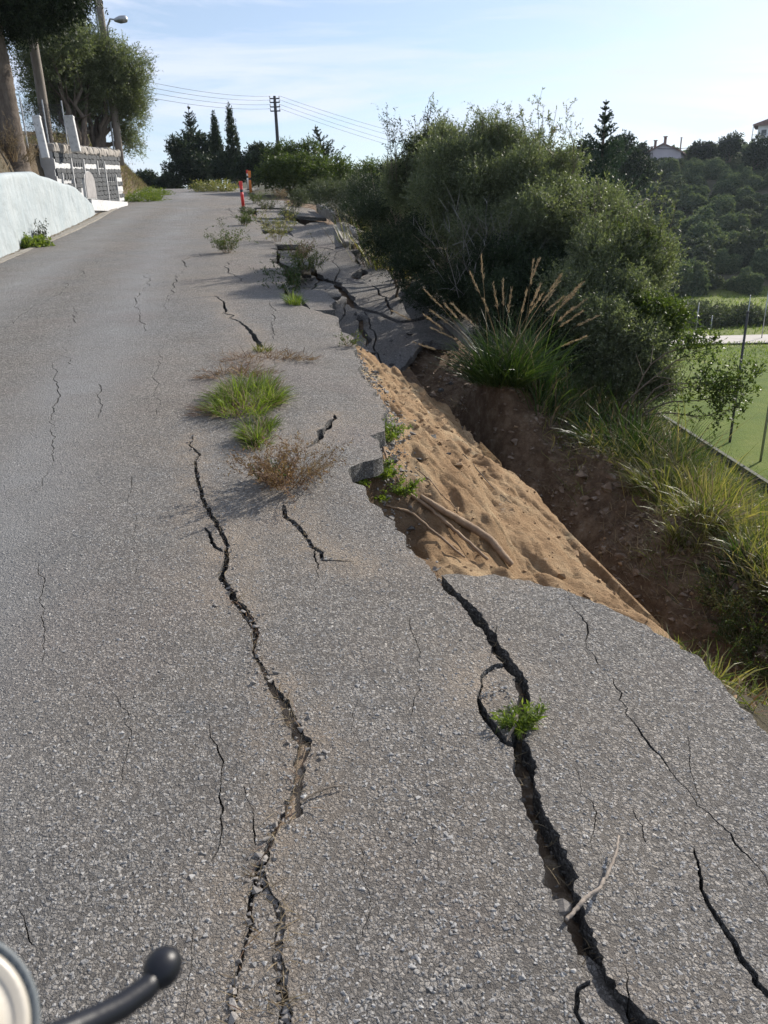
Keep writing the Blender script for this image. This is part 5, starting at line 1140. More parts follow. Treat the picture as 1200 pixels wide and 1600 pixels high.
cover('bank_weeds', scatter_st(34000, .3, 3.6, 1.6, 5.5, 15, lambda s, t: (t > edge(s) + .14) & ((s < 2.5) | (t > 3.3) & (s < 3.0)) & (fbm(s * 2, t * 2, 2, 9) > -.35)), .17, .007, GRASS_Y, 'low weeds on the bank below the near road edge', 16, 1.1)
cover('bank_dry_weeds', scatter_st(9000, .3, 3.6, 1.7, 5.5, 17, lambda s, t: (t > edge(s) + .10) & ((s < 2.5) | (t > 3.2) & (s < 3.0))), .12, .005, DRY_RED, 'reddish dry weeds on the bank below the near road edge', 18, 1.2)
cover('valley_grass', np.array([[x, y, gz2] for x, y, gz2 in [(0, 0, -50)]]), .3, .02, GRASS_G, 'x', 1) if False else None
for i, (px, py, h, mats, lb_) in enumerate([(1130, 950, .26, [DRY_RED, GRASS_Y], 'reddish and yellow weed bush at the end of the gully'), (1175, 985, .28, [DRY_RED, LEAF_GREEN], 'low brown-green weed at the right border below the grasses'), (1188, 1050, .22, [DRY_RED, LEAF_GREEN], 'weed touching the road edge at the right border'), (1160, 1010, .2, [DRY, LEAF_GREEN], 'small weed between the road edge and the right-border weeds')]):
    weed('bank_weed', terr_hit(px, py), 90, h, .34, lb_, 'weed', mats, 240 + i, .022, .008, 7, .8, .003, 3)

# thin-branched shrub reaching over the pitch
def reaching():
    b = ground_at(985, 9.3); o = empty('thin_branched_shrub', b, 'thin-branched shrub reaching right over the football pitch', 'shrub'); q = np.random.default_rng(3); mb = MB(); lb = []
    for ends in [[(985, 640), (1030, 600), (1085, 595), (1150, 592)], [(985, 650), (1040, 630), (1095, 628), (1155, 612)], [(980, 640), (1020, 590), (1060, 570), (1100, 545)], [(985, 655), (1045, 650), (1090, 650), (1130, 640)], [(980, 640), (1010, 570), (1045, 548), (1075, 535)], [(985, 650), (1040, 612), (1075, 606), (1120, 600)]]:
        cv = [np.zeros(3)] + [at(px, py, 9.2 - .1 * i) - b + q.normal(0, .03, 3) for i, (px, py) in enumerate(ends)]
        cv = np.array(cv); t_ = np.linspace(0, 1, 12); cc = np.stack([np.interp(t_, np.linspace(0, 1, len(cv)), cv[:, k]) for k in range(3)], -1); mb.tube(cc, np.linspace(.014, .003, 12), 5)
        for j in range(9):
            i = q.integers(5, 11); d2 = unit(unit(cc[i] - cc[i - 1]) + q.normal(0, .5, 3)); mb.tube([cc[i], cc[i] + d2 * q.uniform(.12, .3)], [.004, .002], 4, cap=False)
        for k in (-1, -2): lb.append((*(cc[k] + q.normal(0, .05, 3)), .15, .15, .10))
    for px, py, r in [(1150, 590, .17), (1175, 580, .11), (1115, 605, .16), (1090, 622, .16), (1140, 625, .13), (1120, 590, .14), (1070, 640, .12)]: lb.append((*(at(px, py, 8.9) - b), r, r, r * .6))
    mb.build('stems', TWIG, o, smooth=True); link('crown', crown_mesh('crown', lb, 420, LEAF_GREEN, .04, .020, .12, 8, .4, 5, .3, .1), o)
reaching()

# ---- weeds growing in the road
def rp(px, py): s, t, D = hit_st(px, py); return P(s, t, float(sag(s, t))), D
def rzf(b): 
    return None
b, _ = rp(388, 628); tag(link('grass_clump', grass_mesh('grass_clump', 2600, .21, .25, .0046, GRASS_G, 51, 1.15, .8, elong=(1.0, 2.5), nseg=4, mat2=DRY), loc=b), 'bright green grass clump growing in the middle of the cracked road', 'grass clump')
b, _ = rp(404, 676); tag(link('grass_clump', grass_mesh('grass_clump', 500, .10, .17, .0045, GRASS_G, 152, 1.2, .8, elong=(1.1, 1.9), mat2=DRY, clusters=8), loc=b), 'darker grass joining the bright clump and its small tail', 'grass clump')
b, _ = rp(404, 692); tag(link('grass_clump', grass_mesh('grass_clump', 800, .085, .14, .0045, GRASS_G, 52, 1.0, .8, elong=(.9, 2.2), mat2=DRY, clusters=6), loc=b), 'small darker grass tail just in front of the bright grass clump', 'grass clump')
b, _ = rp(365, 585); tag(link('dead_grass_mat', grass_mesh('dead_grass_mat', 700, .36, .16, .004, DRY_RED, 53, 3.2, .4, elong=(.8, .7)), loc=b + UP * .005), 'flattened dead grass behind the bright clump on the road', 'dead grass')
b, _ = rp(410, 560); tag(link('dead_grass_mat', grass_mesh('dead_grass_mat', 620, .40, .18, .004, DRY_RED, 54, 3.4, .4, elong=(1.2, .6)), loc=b + UP * .005), 'dark dead grass lying across the crack above the bright clump', 'dead grass')
b, _ = rp(412, 548); tag(link('grass_clump', grass_mesh('grass_clump', 160, .08, .10, .004, GRASS_Y, 55, 1.0, .8), loc=b), 'tiny yellow-green tuft at the top of the dead grass', 'grass clump')
b, _ = rp(350, 640); tag(link('dead_grass_mat', grass_mesh('dead_grass_mat', 420, .20, .18, .004, DRY_RED, 56, 3.0, .5, dirbias=(-1.5, 0)), loc=b + UP * .004), 'dead brown stalks sticking out left of the bright clump', 'dead grass')
b, _ = rp(445, 762); weed('dry_weed', b, 70, .30, .17, 'brittle reddish dry weed in the road below the grass clump', 'weed', [DRY_RED, DRY_RED], 57, .018, .006, 9, 1.2, .0028, 5)
b, _ = rp(420, 752); weed('green_weed', b, 26, .13, .10, 'little green weed at the left side of the reddish dry weed', 'weed', [GRASS_D, LEAF_GREEN], 58, .016, .007, 8, 1.0, .002, 3)
b, _ = rp(475, 745); weed('dry_weed', b, 34, .24, .12, 'sparse brown weed leaning right beside the reddish dry weed', 'weed', [DRY_RED, DRY], 59, .014, .004, 6, 1.5, .0022, 4, (.5, .1))
b, _ = rp(808, 1118); b = b - UP * .03; weed('green_weed', b, 34, .095, .05, 'fresh green weed rooted in the wide right-hand crack', 'weed', [GRASS_G, GRASS_G], 61, .026, .006, 8, .8, .002, 2)
SM = [(355, 395, .55, .2, [DRY, LEAF_GREEN], 'spiky olive weed on the road left of the yellow weeds'), (384, 352, .4, .2, [DRY, LEAF_GREEN], 'small green weed below the red traffic post'), (386, 338, .35, .16, [DRY, LEAF_GREY], 'faded weed just under the red traffic post'),
      (432, 376, .75, .34, [DRY, GRASS_Y], 'large yellowing weed bush on the broken road shoulder'), (418, 330, .6, .4, [DRY, LEAF_GREY], 'pale straw weed right of the red traffic post'), (480, 402, .65, .3, [DRY, LEAF_GREEN], 'green-brown weed between the shoulder slabs above the sunken sheet'),
      (441, 428, .5, .2, [DRY, GRASS_D], 'dark weed in the gap at the road edge above the loose lit slab'), (452, 345, .5, .3, [DRY, LEAF_GREY], 'greyish weed behind the large yellowing weed'), (400, 318, .5, .3, [DRY, LEAF_GREEN], 'far weed beside the orange traffic post'),
      (447, 450, .45, .16, [DRY_RED, GRASS_D], 'brown weed hanging in the gap beside the loose lit slab'), (470, 385, .4, .2, [DRY_RED, DRY], 'dry reddish weed at the edge of the yellowing weed bush'), (440, 310, .5, .4, [DRY, DRY], 'dry pale brush at the far end of the shoulder')]
for i, (px, py, h, R_, mats, lb_) in enumerate(SM):
    b, D = rp(px, py)
    if px in (480, 441, 447, 470): b = b - UP * .25
    weed('roadside_weed', b, 46, h, R_, lb_, 'weed', mats, 260 + i, .05, .014, 8, .75, .005, 3)
b, _ = rp(460, 474); tag(link('grass_clump', grass_mesh('grass_clump', 220, .09, .24, .006, GRASS_G, 63, .7, .6), loc=b), 'small bright green tuft at the broken road edge', 'grass clump')
b, _ = rp(546, 536); weed('green_weed', b, 26, .16, .08, 'little weed on the road edge at the top of the sandy slope', 'weed', [DRY_RED, LEAF_GREEN], 64, .02, .008, 6, .8, .003, 2)
for i, (px, py, h, n, lb_) in enumerate([(607, 690, .16, 40, 'bright leafy weed at the road edge above the notch'), (600, 748, .13, 46, 'green creeping weed inside the undermined notch'), (632, 772, .11, 40, 'green creeping weed at the upper ends of the roots'), (560, 758, .08, 16, 'small green weed at the inner corner of the notch'), (585, 782, .06, 14, 'tiny weed on the lower lip of the notch')]):
    weed('green_weed', terr_hit(px, py) + UP * .01, n, h, .10, lb_, 'weed', [GRASS_G, GRASS_G], 270 + i, .024, .009, 8, 1.1, .002, 2)
for i, (px, py, d, h, R_, n, lb_) in enumerate([(50, 388, 18.6, .32, .35, 300, 'green weed patch at the foot of the white wall'), (225, 312, 37, .5, .9, 420, 'bright green weed patch at the roadside past the castle wall'), (240, 303, 42, .5, .9, 320, 'farthest bright green roadside weed patch before the crest')]):
    b = at(px, py, d); b[2] = gz(b[0], b[1]); tag(link('green_weed_patch', crown_mesh('green_weed_patch', [(0, 0, h * .3, R_, R_, h * .6)], n * 2, GRASS_G, .05, .03, .12, 8, .6, 280 + i, .3, .2), loc=b), lb_, 'weeds')
b, _ = rp(335, 299); tag(link('green_weed_patch', crown_mesh('green_weed_patch', [(0, 0, .1, 1.2, 1.2, .3)], 420, GRASS_Y, .12, .03, .2, 8, .9, 290, .3, .2), loc=b), 'yellow-green weed patch on the road crest', 'weeds')
b = at(62, 378, 19.5); b[2] = gz(b[0], b[1]); weed('roadside_weed', b, 30, .5, .2, 'taller dark weed standing against the white wall', 'weed', [DRY, LEAF_DARK], 295, .05, .02, 7, .5, .006, 2)
litter = scatter_st(2600, 10, 34, -4.03, -3.7, 21); cover('leaf_litter', litter + UP * .02, .05, .012, DRY, 'dry leaves and debris lying in the gutter', 22, 3.)

# ---- roots, sticks, straw
def tube_px(pts, hf, r, mat, name, label, cat, lift, seed=0, sub=8, wob=.006, sides=7):
    C_ = []
    for p in pts: C_.append(hf(*p[:2]) + UP * (lift if len(p) < 3 else p[2]))
    C_ = np.array(C_); t_ = np.linspace(0, len(C_) - 1, sub * (len(C_) - 1) + 1); cc = np.stack([np.interp(t_, np.arange(len(C_)), C_[:, k]) for k in range(3)], -1)
    ker = np.array([1, 2, 3, 2, 1]) / 9.; pad = np.concatenate([cc[:1]] * 2 + [cc] + [cc[-1:]] * 2); cc = np.stack([np.convolve(pad[:, k], ker, 'valid') for k in range(3)], -1)
    q = np.random.default_rng(seed); cc[1:-1] += q.normal(0, wob * .3, cc[1:-1].shape); rr = np.interp(t_, np.linspace(0, t_[-1], len(r)), r) * q.uniform(.92, 1.08, len(t_))
    mb = MB(); mb.tube(cc - cc[0], rr, sides); return tag(mb.build(name, mat, loc=cc[0], smooth=True), label, cat)
tube_px([(655, 782), (690, 805), (730, 828), (765, 850), (785, 875), (800, 892)], terr_hit, [.013, .021, .024, .024, .022, .02], ROOT, 'bare_root', 'thickest bare root, lying against the sand beside the road', 'root', .035, 1, 8, .004, 9)
tube_px([(636, 776), (670, 800), (715, 840), (765, 884)], terr_hit, [.008, .012, .012, .010], ROOT, 'bare_root', 'middle bare root running parallel to the thickest one', 'root', .03, 2)
tube_px([(600, 796), (640, 806), (690, 848), (728, 880)], terr_hit, [.005, .008, .008, .006], ROOT, 'bare_root', 'thin bare root nearest the asphalt edge', 'root', .03, 3)
tube_px([(592, 690), (602, 715), (612, 740), (625, 762)], terr_hit, [.008, .008, .007, .005], ROOT, 'bare_root', 'short bare root hanging down the back of the notch', 'root', .03, 4)
tube_px([(650, 735), (672, 752), (690, 775), (715, 800)], terr_hit, [.004, .004, .003, .003], ROOT, 'bare_root', 'wiry rootlet on the sand above the thick roots', 'root', .012, 5)
tube_px([(722, 710), (745, 735), (770, 765), (800, 790)], terr_hit, [.004, .004, .003, .002], TWIG, 'bare_root', 'dark rootlet crossing the upper sandy slope', 'root', .012, 6)
tube_px([(820, 745), (835, 752), (848, 766)], terr_hit, [.004, .003, .002], TWIG, 'bare_root', 'rootlet sticking out over the gully edge', 'root', .03, 7)
rph = lambda px, py: rp(px, py)[0]
tube_px([(968, 1300), (962, 1335), (947, 1368), (939, 1386), (915, 1405), (898, 1425), (883, 1442)], rph, [.0026, .0036, .004, .0044, .005, .005, .004], mat_plain('bleached_stick', (.19, .155, .125), (.31, .265, .22), 20, .8, 90, .002), 'dead_stick', 'bleached bent stick lying across the wide right-hand crack', 'stick', .010, 8, 6, .004)
tube_px([(540, 1231), (520, 1234), (498, 1240), (476, 1252), (468, 1258)], rph, [.0014, .002, .0024, .003, .002], TWIG, 'dead_stick', 'thin brown twig pointing right from the left-hand crack', 'stick', .010, 9, 6, .003)
tube_px([(806, 1132), (798, 1145), (791, 1160)], rph, [.004, .004, .003], TWIG, 'dead_stick', 'short twig stuck in the crack below the green weed', 'stick', .012, 10, 5, .002)
def straw(names, n, label, seed, spread=1.0, depth=-.05, hl=.06, mat=DRY):
    q = np.random.default_rng(seed); Pp = []
    for nm, m in names:
        A = crack_lines[nm]; i = q.integers(0, len(A), m); s = A[i, 0]; t = A[i, 1] + q.normal(0, .4, m) * A[i, 2] * spread; ok = s < 6; s, t = s[ok], t[ok]
        X, Y = xy(s, t); Pp.append(np.stack([X, Y, zr(s) + sag(s, t) + depth + q.uniform(0, .03, len(s))], -1))
    Pp = np.concatenate(Pp); return cover('crack_straw', Pp, hl, .0022, mat, label, seed, 2.6)
straw([('A', 420), ('A2', 160), ('E', 80)], 0, 'straw and rootlets in the left-hand crack', 31, 1.2, -.025)
straw([('B', 380), ('B2', 60)], 0, 'straw and rootlets down in the right-hand crack', 32, .9, -.07)
straw([('A', 140), ('G', 40), ('F', 30)], 0, 'dark rootlets in the road cracks', 33, 1.5, -.015, .05, DRY_RED)
# crumbs of asphalt and clods
def crumbs():
    q = np.random.default_rng(9); Pp = []; Sz = []
    for nm, m, dz in [('A', 520, -.03), ('A2', 220, -.012), ('B', 420, -.10), ('E', 90, -.015), ('G', 60, -.01), ('A', 260, .0), ('B2', 50, -.06)]:
        A = crack_lines[nm]; i = q.integers(0, len(A), m); s = A[i, 0] + q.normal(0, .01, m); t = A[i, 1] + q.normal(0, .38 if dz < 0 else 1.6, m) * A[i, 2] * .8; ok = (s < 7) & (t < edge(s) - .06); s, t = s[ok], t[ok]
        X, Y = xy(s, t); Pp.append(np.stack([X, Y, zr(s) + sag(s, t) + dz], -1)); Sz.append(np.clip(q.lognormal(math.log(.0055), .5, len(s)), .003, .013))
    scatter_pebbles('crack_crumbs', np.concatenate(Pp), np.concatenate(Sz), ROCK, 'crumbs of broken asphalt in the cracks', .2, seed=6)
    n = 5200; s = q.uniform(2.4, 11.5, n); t = q.uniform(2.55, 4.3, n); X, Y = xy(s, t)
    scatter_pebbles('soil_clods', np.stack([X, Y, terr_z(X, Y)], -1), np.clip(q.lognormal(math.log(.016), .65, n), .006, .09), SOILC, 'clods and stones on the shaded gully side', .0, seed=8)
    # clods and stones on the sand and in the gully
    n = 4200; s = q.uniform(2.0, 12, n); t = q.uniform(.6, 4.2, n); ok = (t > edge(s) + .05); s, t = s[ok], t[ok]; X, Y = xy(s, t)
    scatter_pebbles('sand_clods', np.stack([X, Y, terr_z(X, Y)], -1), np.clip(q.lognormal(math.log(.008), .6, len(s)), .003, .045), TERRSAND, 'clods and small stones on the sandy slope', .1, seed=7)
SOILC = mat_plain('soil_clod', (.11, .078, .055), (.24, .18, .135), 7, .95, 50, .012, spots=(.30, .27, .23))
TERRSAND = mat_plain('sand_clod', (.19, .12, .065), (.32, .22, .13), 9, .95, 50, .01)
crumbs()
def edge_rubble():
    q = np.random.default_rng(19); n = 3800; s = q.uniform(2.2, 9, n); t = edge(s) + np.abs(q.normal(.0, .10, n)) + .0; X, Y = xy(s, t)
    scatter_pebbles('base_gravel', np.stack([X, Y, terr_z(X, Y)], -1), np.clip(q.lognormal(math.log(.009), .5, n), .004, .03), ROCK, 'gravel of the road base crumbling out below the asphalt edge', .2, seed=20)
    n = 90; s = q.uniform(9, 21, n); t = q.uniform(1.0, 3.2, n); X, Y = xy(s, t)
    scatter_pebbles('asphalt_rubble', np.stack([X, Y, np.maximum(terr_z(X, Y), zr(s) + sheet_dz(s, t) * (t > 1.3) - .2 * (t <= 1.3)) + .03], -1), np.clip(q.lognormal(math.log(.035), .6, n), .012, .14), ASPH_SIDE, 'broken lumps of asphalt on the collapsed shoulder', .2, seed=21)
edge_rubble()
for i in range(16):
    q = np.random.default_rng(950 + i); s = q.uniform(2.7, 8.2); t = float(edge(s)) + q.uniform(.05, .5) if i < 9 else q.uniform(1.4, 3.2); s = s if i < 9 else q.uniform(12, 20); a = xy(s, t); r_ = q.uniform(.02, .045) if i < 9 else q.uniform(.08, .2)
    V, F = hull(pebble_pts(12, r_, 970 + i, .45)); zz = gz(*a) if i < 9 else zr(s) + float(sheet_dz(s, t)) + .05
    tag(link('asphalt_lump', mesh_np('asphalt_lump', V, [tuple(f) for f in F], ASPH_SIDE), loc=(a[0], a[1], zz + r_ * .2)), 'broken lump of asphalt lying on the sandy slope' if i < 9 else 'dark broken lump of asphalt on the sunken shoulder', 'asphalt lump', 'asphalt lumps on the sandy slope' if i < 9 else 'asphalt lumps on the sunken shoulder')
# bottom chunk of loose asphalt in the wide crack
o = slab_from([(1.00, .50), (1.06, .52), (1.10, .57), (1.09, .64), (1.02, .68), (.93, .66), (.90, .56)], lambda s, t: road_z(s, t) - .035 - .25 * (t - .6), 640, .05, .002)
for i, (px, py, r, lb_) in enumerate([(880, 1392, .022, 'grey-brown stone wedged in the wide crack above the stick'), (545, 733, .03, 'reddish stone at the inner corner of the notch')]):
    b = rp(px, py)[0] - UP * .045 if i == 0 else terr_hit(px + 6, py + 6) + UP * .01
    V, F = hull(pebble_pts(22, r, 900 + i, .8)); tag(link('loose_stone', mesh_np('loose_stone', V, [tuple(f) for f in F], ROCK), loc=b), lb_, 'stone')

# ================================================================== the valley
def flat(name, pts, z, mat, label, cat=None, kind='structure', th=.05):
    mb = MB(); mb.prism(pts, z - th, z); return tag(mb.build(name, mat), label, cat, None, kind)
Zp = -7.22
flat('football_pitch', [(13.7, 8), (58, 8), (58, 57.5), (13.7, 57.5)], Zp, PITCH, 'mown green football pitch in the valley')
V_ = []; 
flat('valley_path', [(12, 60.5), (40, 59.5), (75, 60), (75, 64.2), (40, 64.5), (12, 64)], Zp - .03, CONC_D, 'pale concrete path across the valley')
pw = empty('pitch_wall', (13.55, 8, -7.4), 'low dark concrete wall along the near side of the pitch', 'low wall')
mb = MB(); mb.box((0, 24.5, .12), (.07, 24.5, .20), None, 0, .01); mb.build('wall_body', SLATE, pw); mb = MB(); mb.box((0, 24.5, .34), (.09, 24.5, .02), None, 0, .01); mb.build('coping', CONC_K, pw)
def fpost(px, py, h, r, mat, label, group=None, zb=-7.25):
    v = ray(px, py); k = (zb - CAM[2]) / v[2]; b = CAM + v * k; o = empty('fence_post', b, label, 'fence post', group); mb = MB(); mb.tube([(0, 0, -.2), (0, 0, h * .5), (0, 0, h)], [r, r, r * .9], 8); mb.build('shaft', mat, o, smooth=True)
    mb = MB(); mb.lathe([(r * 1.25, h), (r * 1.25, h + .05), (.005, h + .08)], 8); mb.build('cap', mat, o); return o
fpost(1140, 692, 5.4, .055, POLED, 'tall dark fence post at the edge of the pitch below the sky-side hill')
fpost(1188, 722, 5.4, .05, METAL, 'tall steel fence post nearest the right border by the pitch wall')
for i, (px, py, h) in enumerate([(1085, 536, 3.0), (1108, 535, 2.0), (1163, 531, 3.4), (1190, 528, 3.6)]):
    fpost(px, py, h, .04, METAL, ['leftmost thin fence post on the far side of the pitch', 'short thin fence post on the far side of the pitch, second from left', 'thin fence post on the far side of the pitch behind the tall dark post', 'tallest thin fence post on the far side of the pitch at the right border'][i], 'fence posts on the far side of the pitch')
# rough grass of the valley
q = np.random.default_rng(77)
def vscatter(n, x0, x1, y0, y1, seed):
    q = np.random.default_rng(seed); x = q.uniform(x0, x1, n); y = q.uniform(y0, y1, n); return np.stack([x, y, terr_z(x, y)], -1)
cover('valley_rough_grass', vscatter(16000, 26, 95, 64.5, 106, 1), .45, .07, GRASS_G, 'rough green grass beyond the pitch', 41, .7)
pv = vscatter(9000, 20, 60, 50, 60, 2); pv[:, 2] = Zp + 0 * pv[:, 2]; cover('pitch_border_grass', pv, .22, .05, GRASS_G, 'longer grass along the far border of the pitch', 42, .7)
cover('lower_slope_grass', vscatter(15000, 5.5, 13.6, 6, 42, 3), .48, .024, GRASS_Y, 'long grass on the slope down to the pitch', 43, .7)
cover('lower_slope_green_grass', vscatter(10000, 5.5, 14.5, 6, 42, 4), .40, .018, GRASS_D, 'green grass on the slope down to the pitch', 44, .7)
# mid-field shrubs
MS = [(1095, 505, 34, 78, LEAF_GREY, 'grey rounded shrub in the rough grass beyond the path'), (1070, 490, 22, 84, LEAF_GREY, 'smaller grey shrub left of the grey rounded shrub beyond the path'), (1160, 495, 26, 80, LEAF_GREY, 'grey shrub at the right border beyond the path')]
for i, (px, py, rp_, d, m, lb_) in enumerate(MS):
    b = at(px, py, d); b[2] = gz(b[0], b[1]); r = rp_ * d / FPX; tag(link('valley_shrub', crown_mesh('valley_shrub', [(0, 0, r * .3, r, r, r * .6), (r * .7, 0, r * .2, r * .7, r * .7, r * .5)], 1100, m, .22, .09, .4, 8, .6, 700 + i, .3, .3), loc=b), lb_, 'shrub')
# hillside scrub: rounded bushes
FARM = [crown_mesh('hill_bush', [(0, 0, .30, .8, .8, .75), (.5, .2, .2, .5, .5, .5), (-.45, -.3, .2, .5, .5, .45)], 2600 if k < 3 else 1200, [LEAF_FAR, LEAF_FAR, LEAF_GREY, LEAF_FARB][k], .075, .055, .07, 7, .3, 800 + k, .15, .6, sub=7, nout=2.2) for k in range(4)]
q = np.random.default_rng(88); placed = []
def skyang(x, y): return 0
cand = []
for i in range(5200):
    y = q.uniform(104, 235); x = q.uniform(18, 165); cand.append((x, y))
cand = np.array(cand); zc_ = terr_z(cand[:, 0], cand[:, 1]); vx = cand[:, 0]; 
v = np.stack([cand[:, 0], cand[:, 1], zc_ - CAM[2]], -1); wz = v @ cF; pxs = 600 + FPX * (v @ cR) / wz; pys = 800 - FPX * (v @ cU) / wz
ok = (pxs > 850) & (pxs < 1260); cand, zc_, pxs, pys = cand[ok], zc_[ok], pxs[ok], pys[ok]
order = np.argsort(cand[:, 1]); nbig = 0; smallP = []
for i in order:
    x, y = cand[i]; D = math.hypot(x, y); brown = (pxs[i] < 1010) and (fbm(np.array([x * .04]), np.array([y * .04]), 2, 3)[0] > .0)
    r = q.uniform(2.4, 4.4) if y < 150 else q.uniform(1.6, 3.0) * (1 if y < 165 else .62)
    near = [p for p in placed if (p[0] - x) ** 2 + (p[1] - y) ** 2 < ((p[2] + r) * .60) ** 2]
    if near: continue
    placed.append((x, y, r, brown, zc_[i]))
    if len(placed) > 560: break
for n, (x, y, r, brown, z) in enumerate(placed):
    k = 3 if brown else int(q.integers(0, 3)) if y < 180 else int(q.integers(0, 2))
    if n < 290:
        o = bpy.data.objects.new('hillside_bush', FARM[k]); COL.objects.link(o); o.location = (x, y, z - .3); o.scale = (r, r, r * q.uniform(.85, 1.2)); o.rotation_euler = (0, 0, q.uniform(0, 6.28))
        tag(o, 'brown leafless-looking bush on the far hillside' if brown else 'rounded grey-green bush on the far hillside across the valley', 'bush', 'brown bushes on the far hillside' if brown else 'green bushes on the far hillside')
def farstuff():
    VV = []; FF = []; n0 = 0
    me = FARM[0]; c = np.empty(len(me.vertices) * 3, np.float32); me.vertices.foreach_get('co', c); c = c.reshape(-1, 3, 3)
    q = np.random.default_rng(5)
    for (x, y, r, brown, z) in placed[290:]:
        i = q.choice(len(c), 900, replace=False); V = c[i].reshape(-1, 3) * [r, r, r] * 1.0; cen = V.reshape(-1, 3, 3).mean(1, keepdims=True); V = ((V.reshape(-1, 3, 3) - cen) * 3.2 + cen).reshape(-1, 3)
        VV.append(V + [x, y, z - .3]); FF.append(np.arange(len(V)).reshape(-1, 3) + n0); n0 += len(V)
    if VV: tag(link('hillside_scrub', mesh_np('hillside_scrub', np.concatenate(VV), np.concatenate(FF), LEAF_FAR)), 'dense scrub on the upper far hillside', kind='stuff')
farstuff()
# trees on the skyline right
for i, (px, py, rp_, d, lb_) in enumerate([(1090, 236, 9, 190, 'round tree on the skyline right of the small pink-grey house'), (1108, 233, 7, 190, 'small round tree on the skyline, next right of the round one'), (1140, 226, 12, 188, 'dark trees on the skyline left of the white balcony house'), (1185, 238, 16, 175, 'dark trees just below the white balcony house'), (1003, 240, 9, 185, 'pointed dark tree immediately left of the small house')]):
    c = at(px, py, d); b = np.array([c[0], c[1], min(gz(c[0], c[1]), c[2] - 1)]); r = rp_ * d / FPX
    shrub('skyline_tree', lb_, 'tree', b, [(px, py, rp_, d), (px + rp_ * .8, py + rp_ * .5, rp_ * .7, d), (px - rp_ * .8, py + rp_ * .6, rp_ * .7, d), (px, py + rp_, rp_, d)], LEAF_DARK, 500, 720 + i, None, BARK, .15, L=.5, W=.25, twl=.7, per=7, core=.2)

# houses on the skyline
HW = mat_plain('house_wall_lilac', (.42, .38, .42), (.50, .46, .49), .6, .85, 10, .01); HR = mat_plain('roof_tiles_dull', (.16, .10, .09), (.24, .16, .14), 2, .85, 10, .02); HWW = mat_plain('house_wall_white', (.68, .68, .68), (.78, .78, .77), .6, .8, 10, .01); GLS = mat_plain('dark_window_glass', (.03, .035, .04), (.05, .055, .06), 1, .2, 5, .001, .6)
def win(parent, c, w_, h, nx):
    """window on a wall whose outward normal is nx ('-y')"""
    mb = MB(); mb.box(c, (w_ / 2 + .08, .06, h / 2 + .08)); f = mb.build('window', WHITEST, parent); mb = MB(); mb.box((c[0], c[1] - .05, c[2]), (w_ / 2, .03, h / 2)); mb.build('pane', GLS, f)
p = at(1037, 262, 188); h1 = empty('house', p, 'small lilac-grey gabled house with chimneys on the skyline', 'house', None, (0, 0, -.45))
mb = MB(); mb.prism([(-3.6, -4), (3.6, -4), (3.6, 2.6), (0, 4.2), (-3.6, 2.6)], -4, 4, 0, (np.zeros(3), [1, 0, 0], UP, [0, 1, 0])); mb.build('wall', HW, h1)
rf = MB(); rf.prism([(-4.1, 2.35), (-4.1, 2.6), (0, 4.5), (4.1, 2.6), (4.1, 2.35), (0, 4.22)], -4.4, 4.4, 0, (np.zeros(3), [1, 0, 0], UP, [0, 1, 0])); rfo = rf.build('roof', HR, h1)
for (x, y, hh, ww) in [(-1.9, -2, 5.1, .5), (-.2, 0, 5.9, .55), (3.3, -3, 5.2, .25), (-2.9, 1, 4.2, .4)]:
    mb = MB(); mb.box((x, y, hh - 1.3), (ww / 2, ww / 2, 1.3), None, 0, .03); mb.box((x, y, hh + .12), (ww * .75, ww * .75, .08)); mb.build('chimney', HR, rfo)
for x in (-1.6, 1.6): win(h1, (x, -4.03, 1.1), 1.1, 1.2, 0)
p = at(1202, 238, 188); h2 = empty('house', p, 'white two-storey house with balcony at the right end of the skyline', 'house', None, (0, 0, -.5))
mb = MB(); mb.box((1.8, 0, 2), (4.8, 4, 4.6)); mb.build('wall', HWW, h2)
mb = MB(); mb.prism([(-4.2, 6.1), (8.2, 6.1), (8.2, 6.4), (2.0, 8.4), (-4.2, 6.4)], -5, 5, 0, (np.zeros(3), [1, 0, 0], UP, [0, 1, 0])); mb.build('roof', HR, h2)
for zf_ in (3.0,):
    mb = MB(); mb.box((1.0, -4.6, zf_), (5.2, .9, .12)); bl = mb.build('balcony', HWW, h2); mb = MB(); mb.box((1.0, -5.45, zf_ + .95), (5.2, .03, .04)); 
    for x in np.linspace(-4.1, 6.1, 22): mb.box((x, -5.45, zf_ + .5), (.025, .025, .46))
    mb.build('railing', METAL, bl)
for x in (-4, 1.2, 6): mb = MB(); mb.box((x, -5.3, 4.6), (.1, .1, 1.5)); mb.build('pillar', HWW, h2)
for x in (-1.6, 1.6, 4.8):
    for z in (4.4, .9): win(h2, (x, -4.03, z), 1.1, 1.3, 0)
h2.scale = (.82, .82, .78)
wire(at(1165, 212, 178), at(996, 229, 186), 1.2, 'long thin cable between the two skyline houses', .05, 'cable between the houses')
pole('utility_pole', at(990, 245, 186), 2.6, .12, POLED, 'short thin pole on the skyline left of the small house', 'pole')

# ---- the air between here and the hill
def haze():
    mb = MB(); mb.box((60, 130, 18), (185, 215, 27.5)); k = NT('thin_haze'); v = k.n('ShaderNodeVolumePrincipled'); v.inputs['Color'].default_value = (.74, .86, 1, 1); v.inputs['Density'].default_value = .00012; v.inputs['Anisotropy'].default_value = .3
    k.l(v.outputs[0], k.out.inputs['Volume']); tag(mb.build('haze', k.m), 'thin blue air haze over the valley', kind='stuff')
haze()
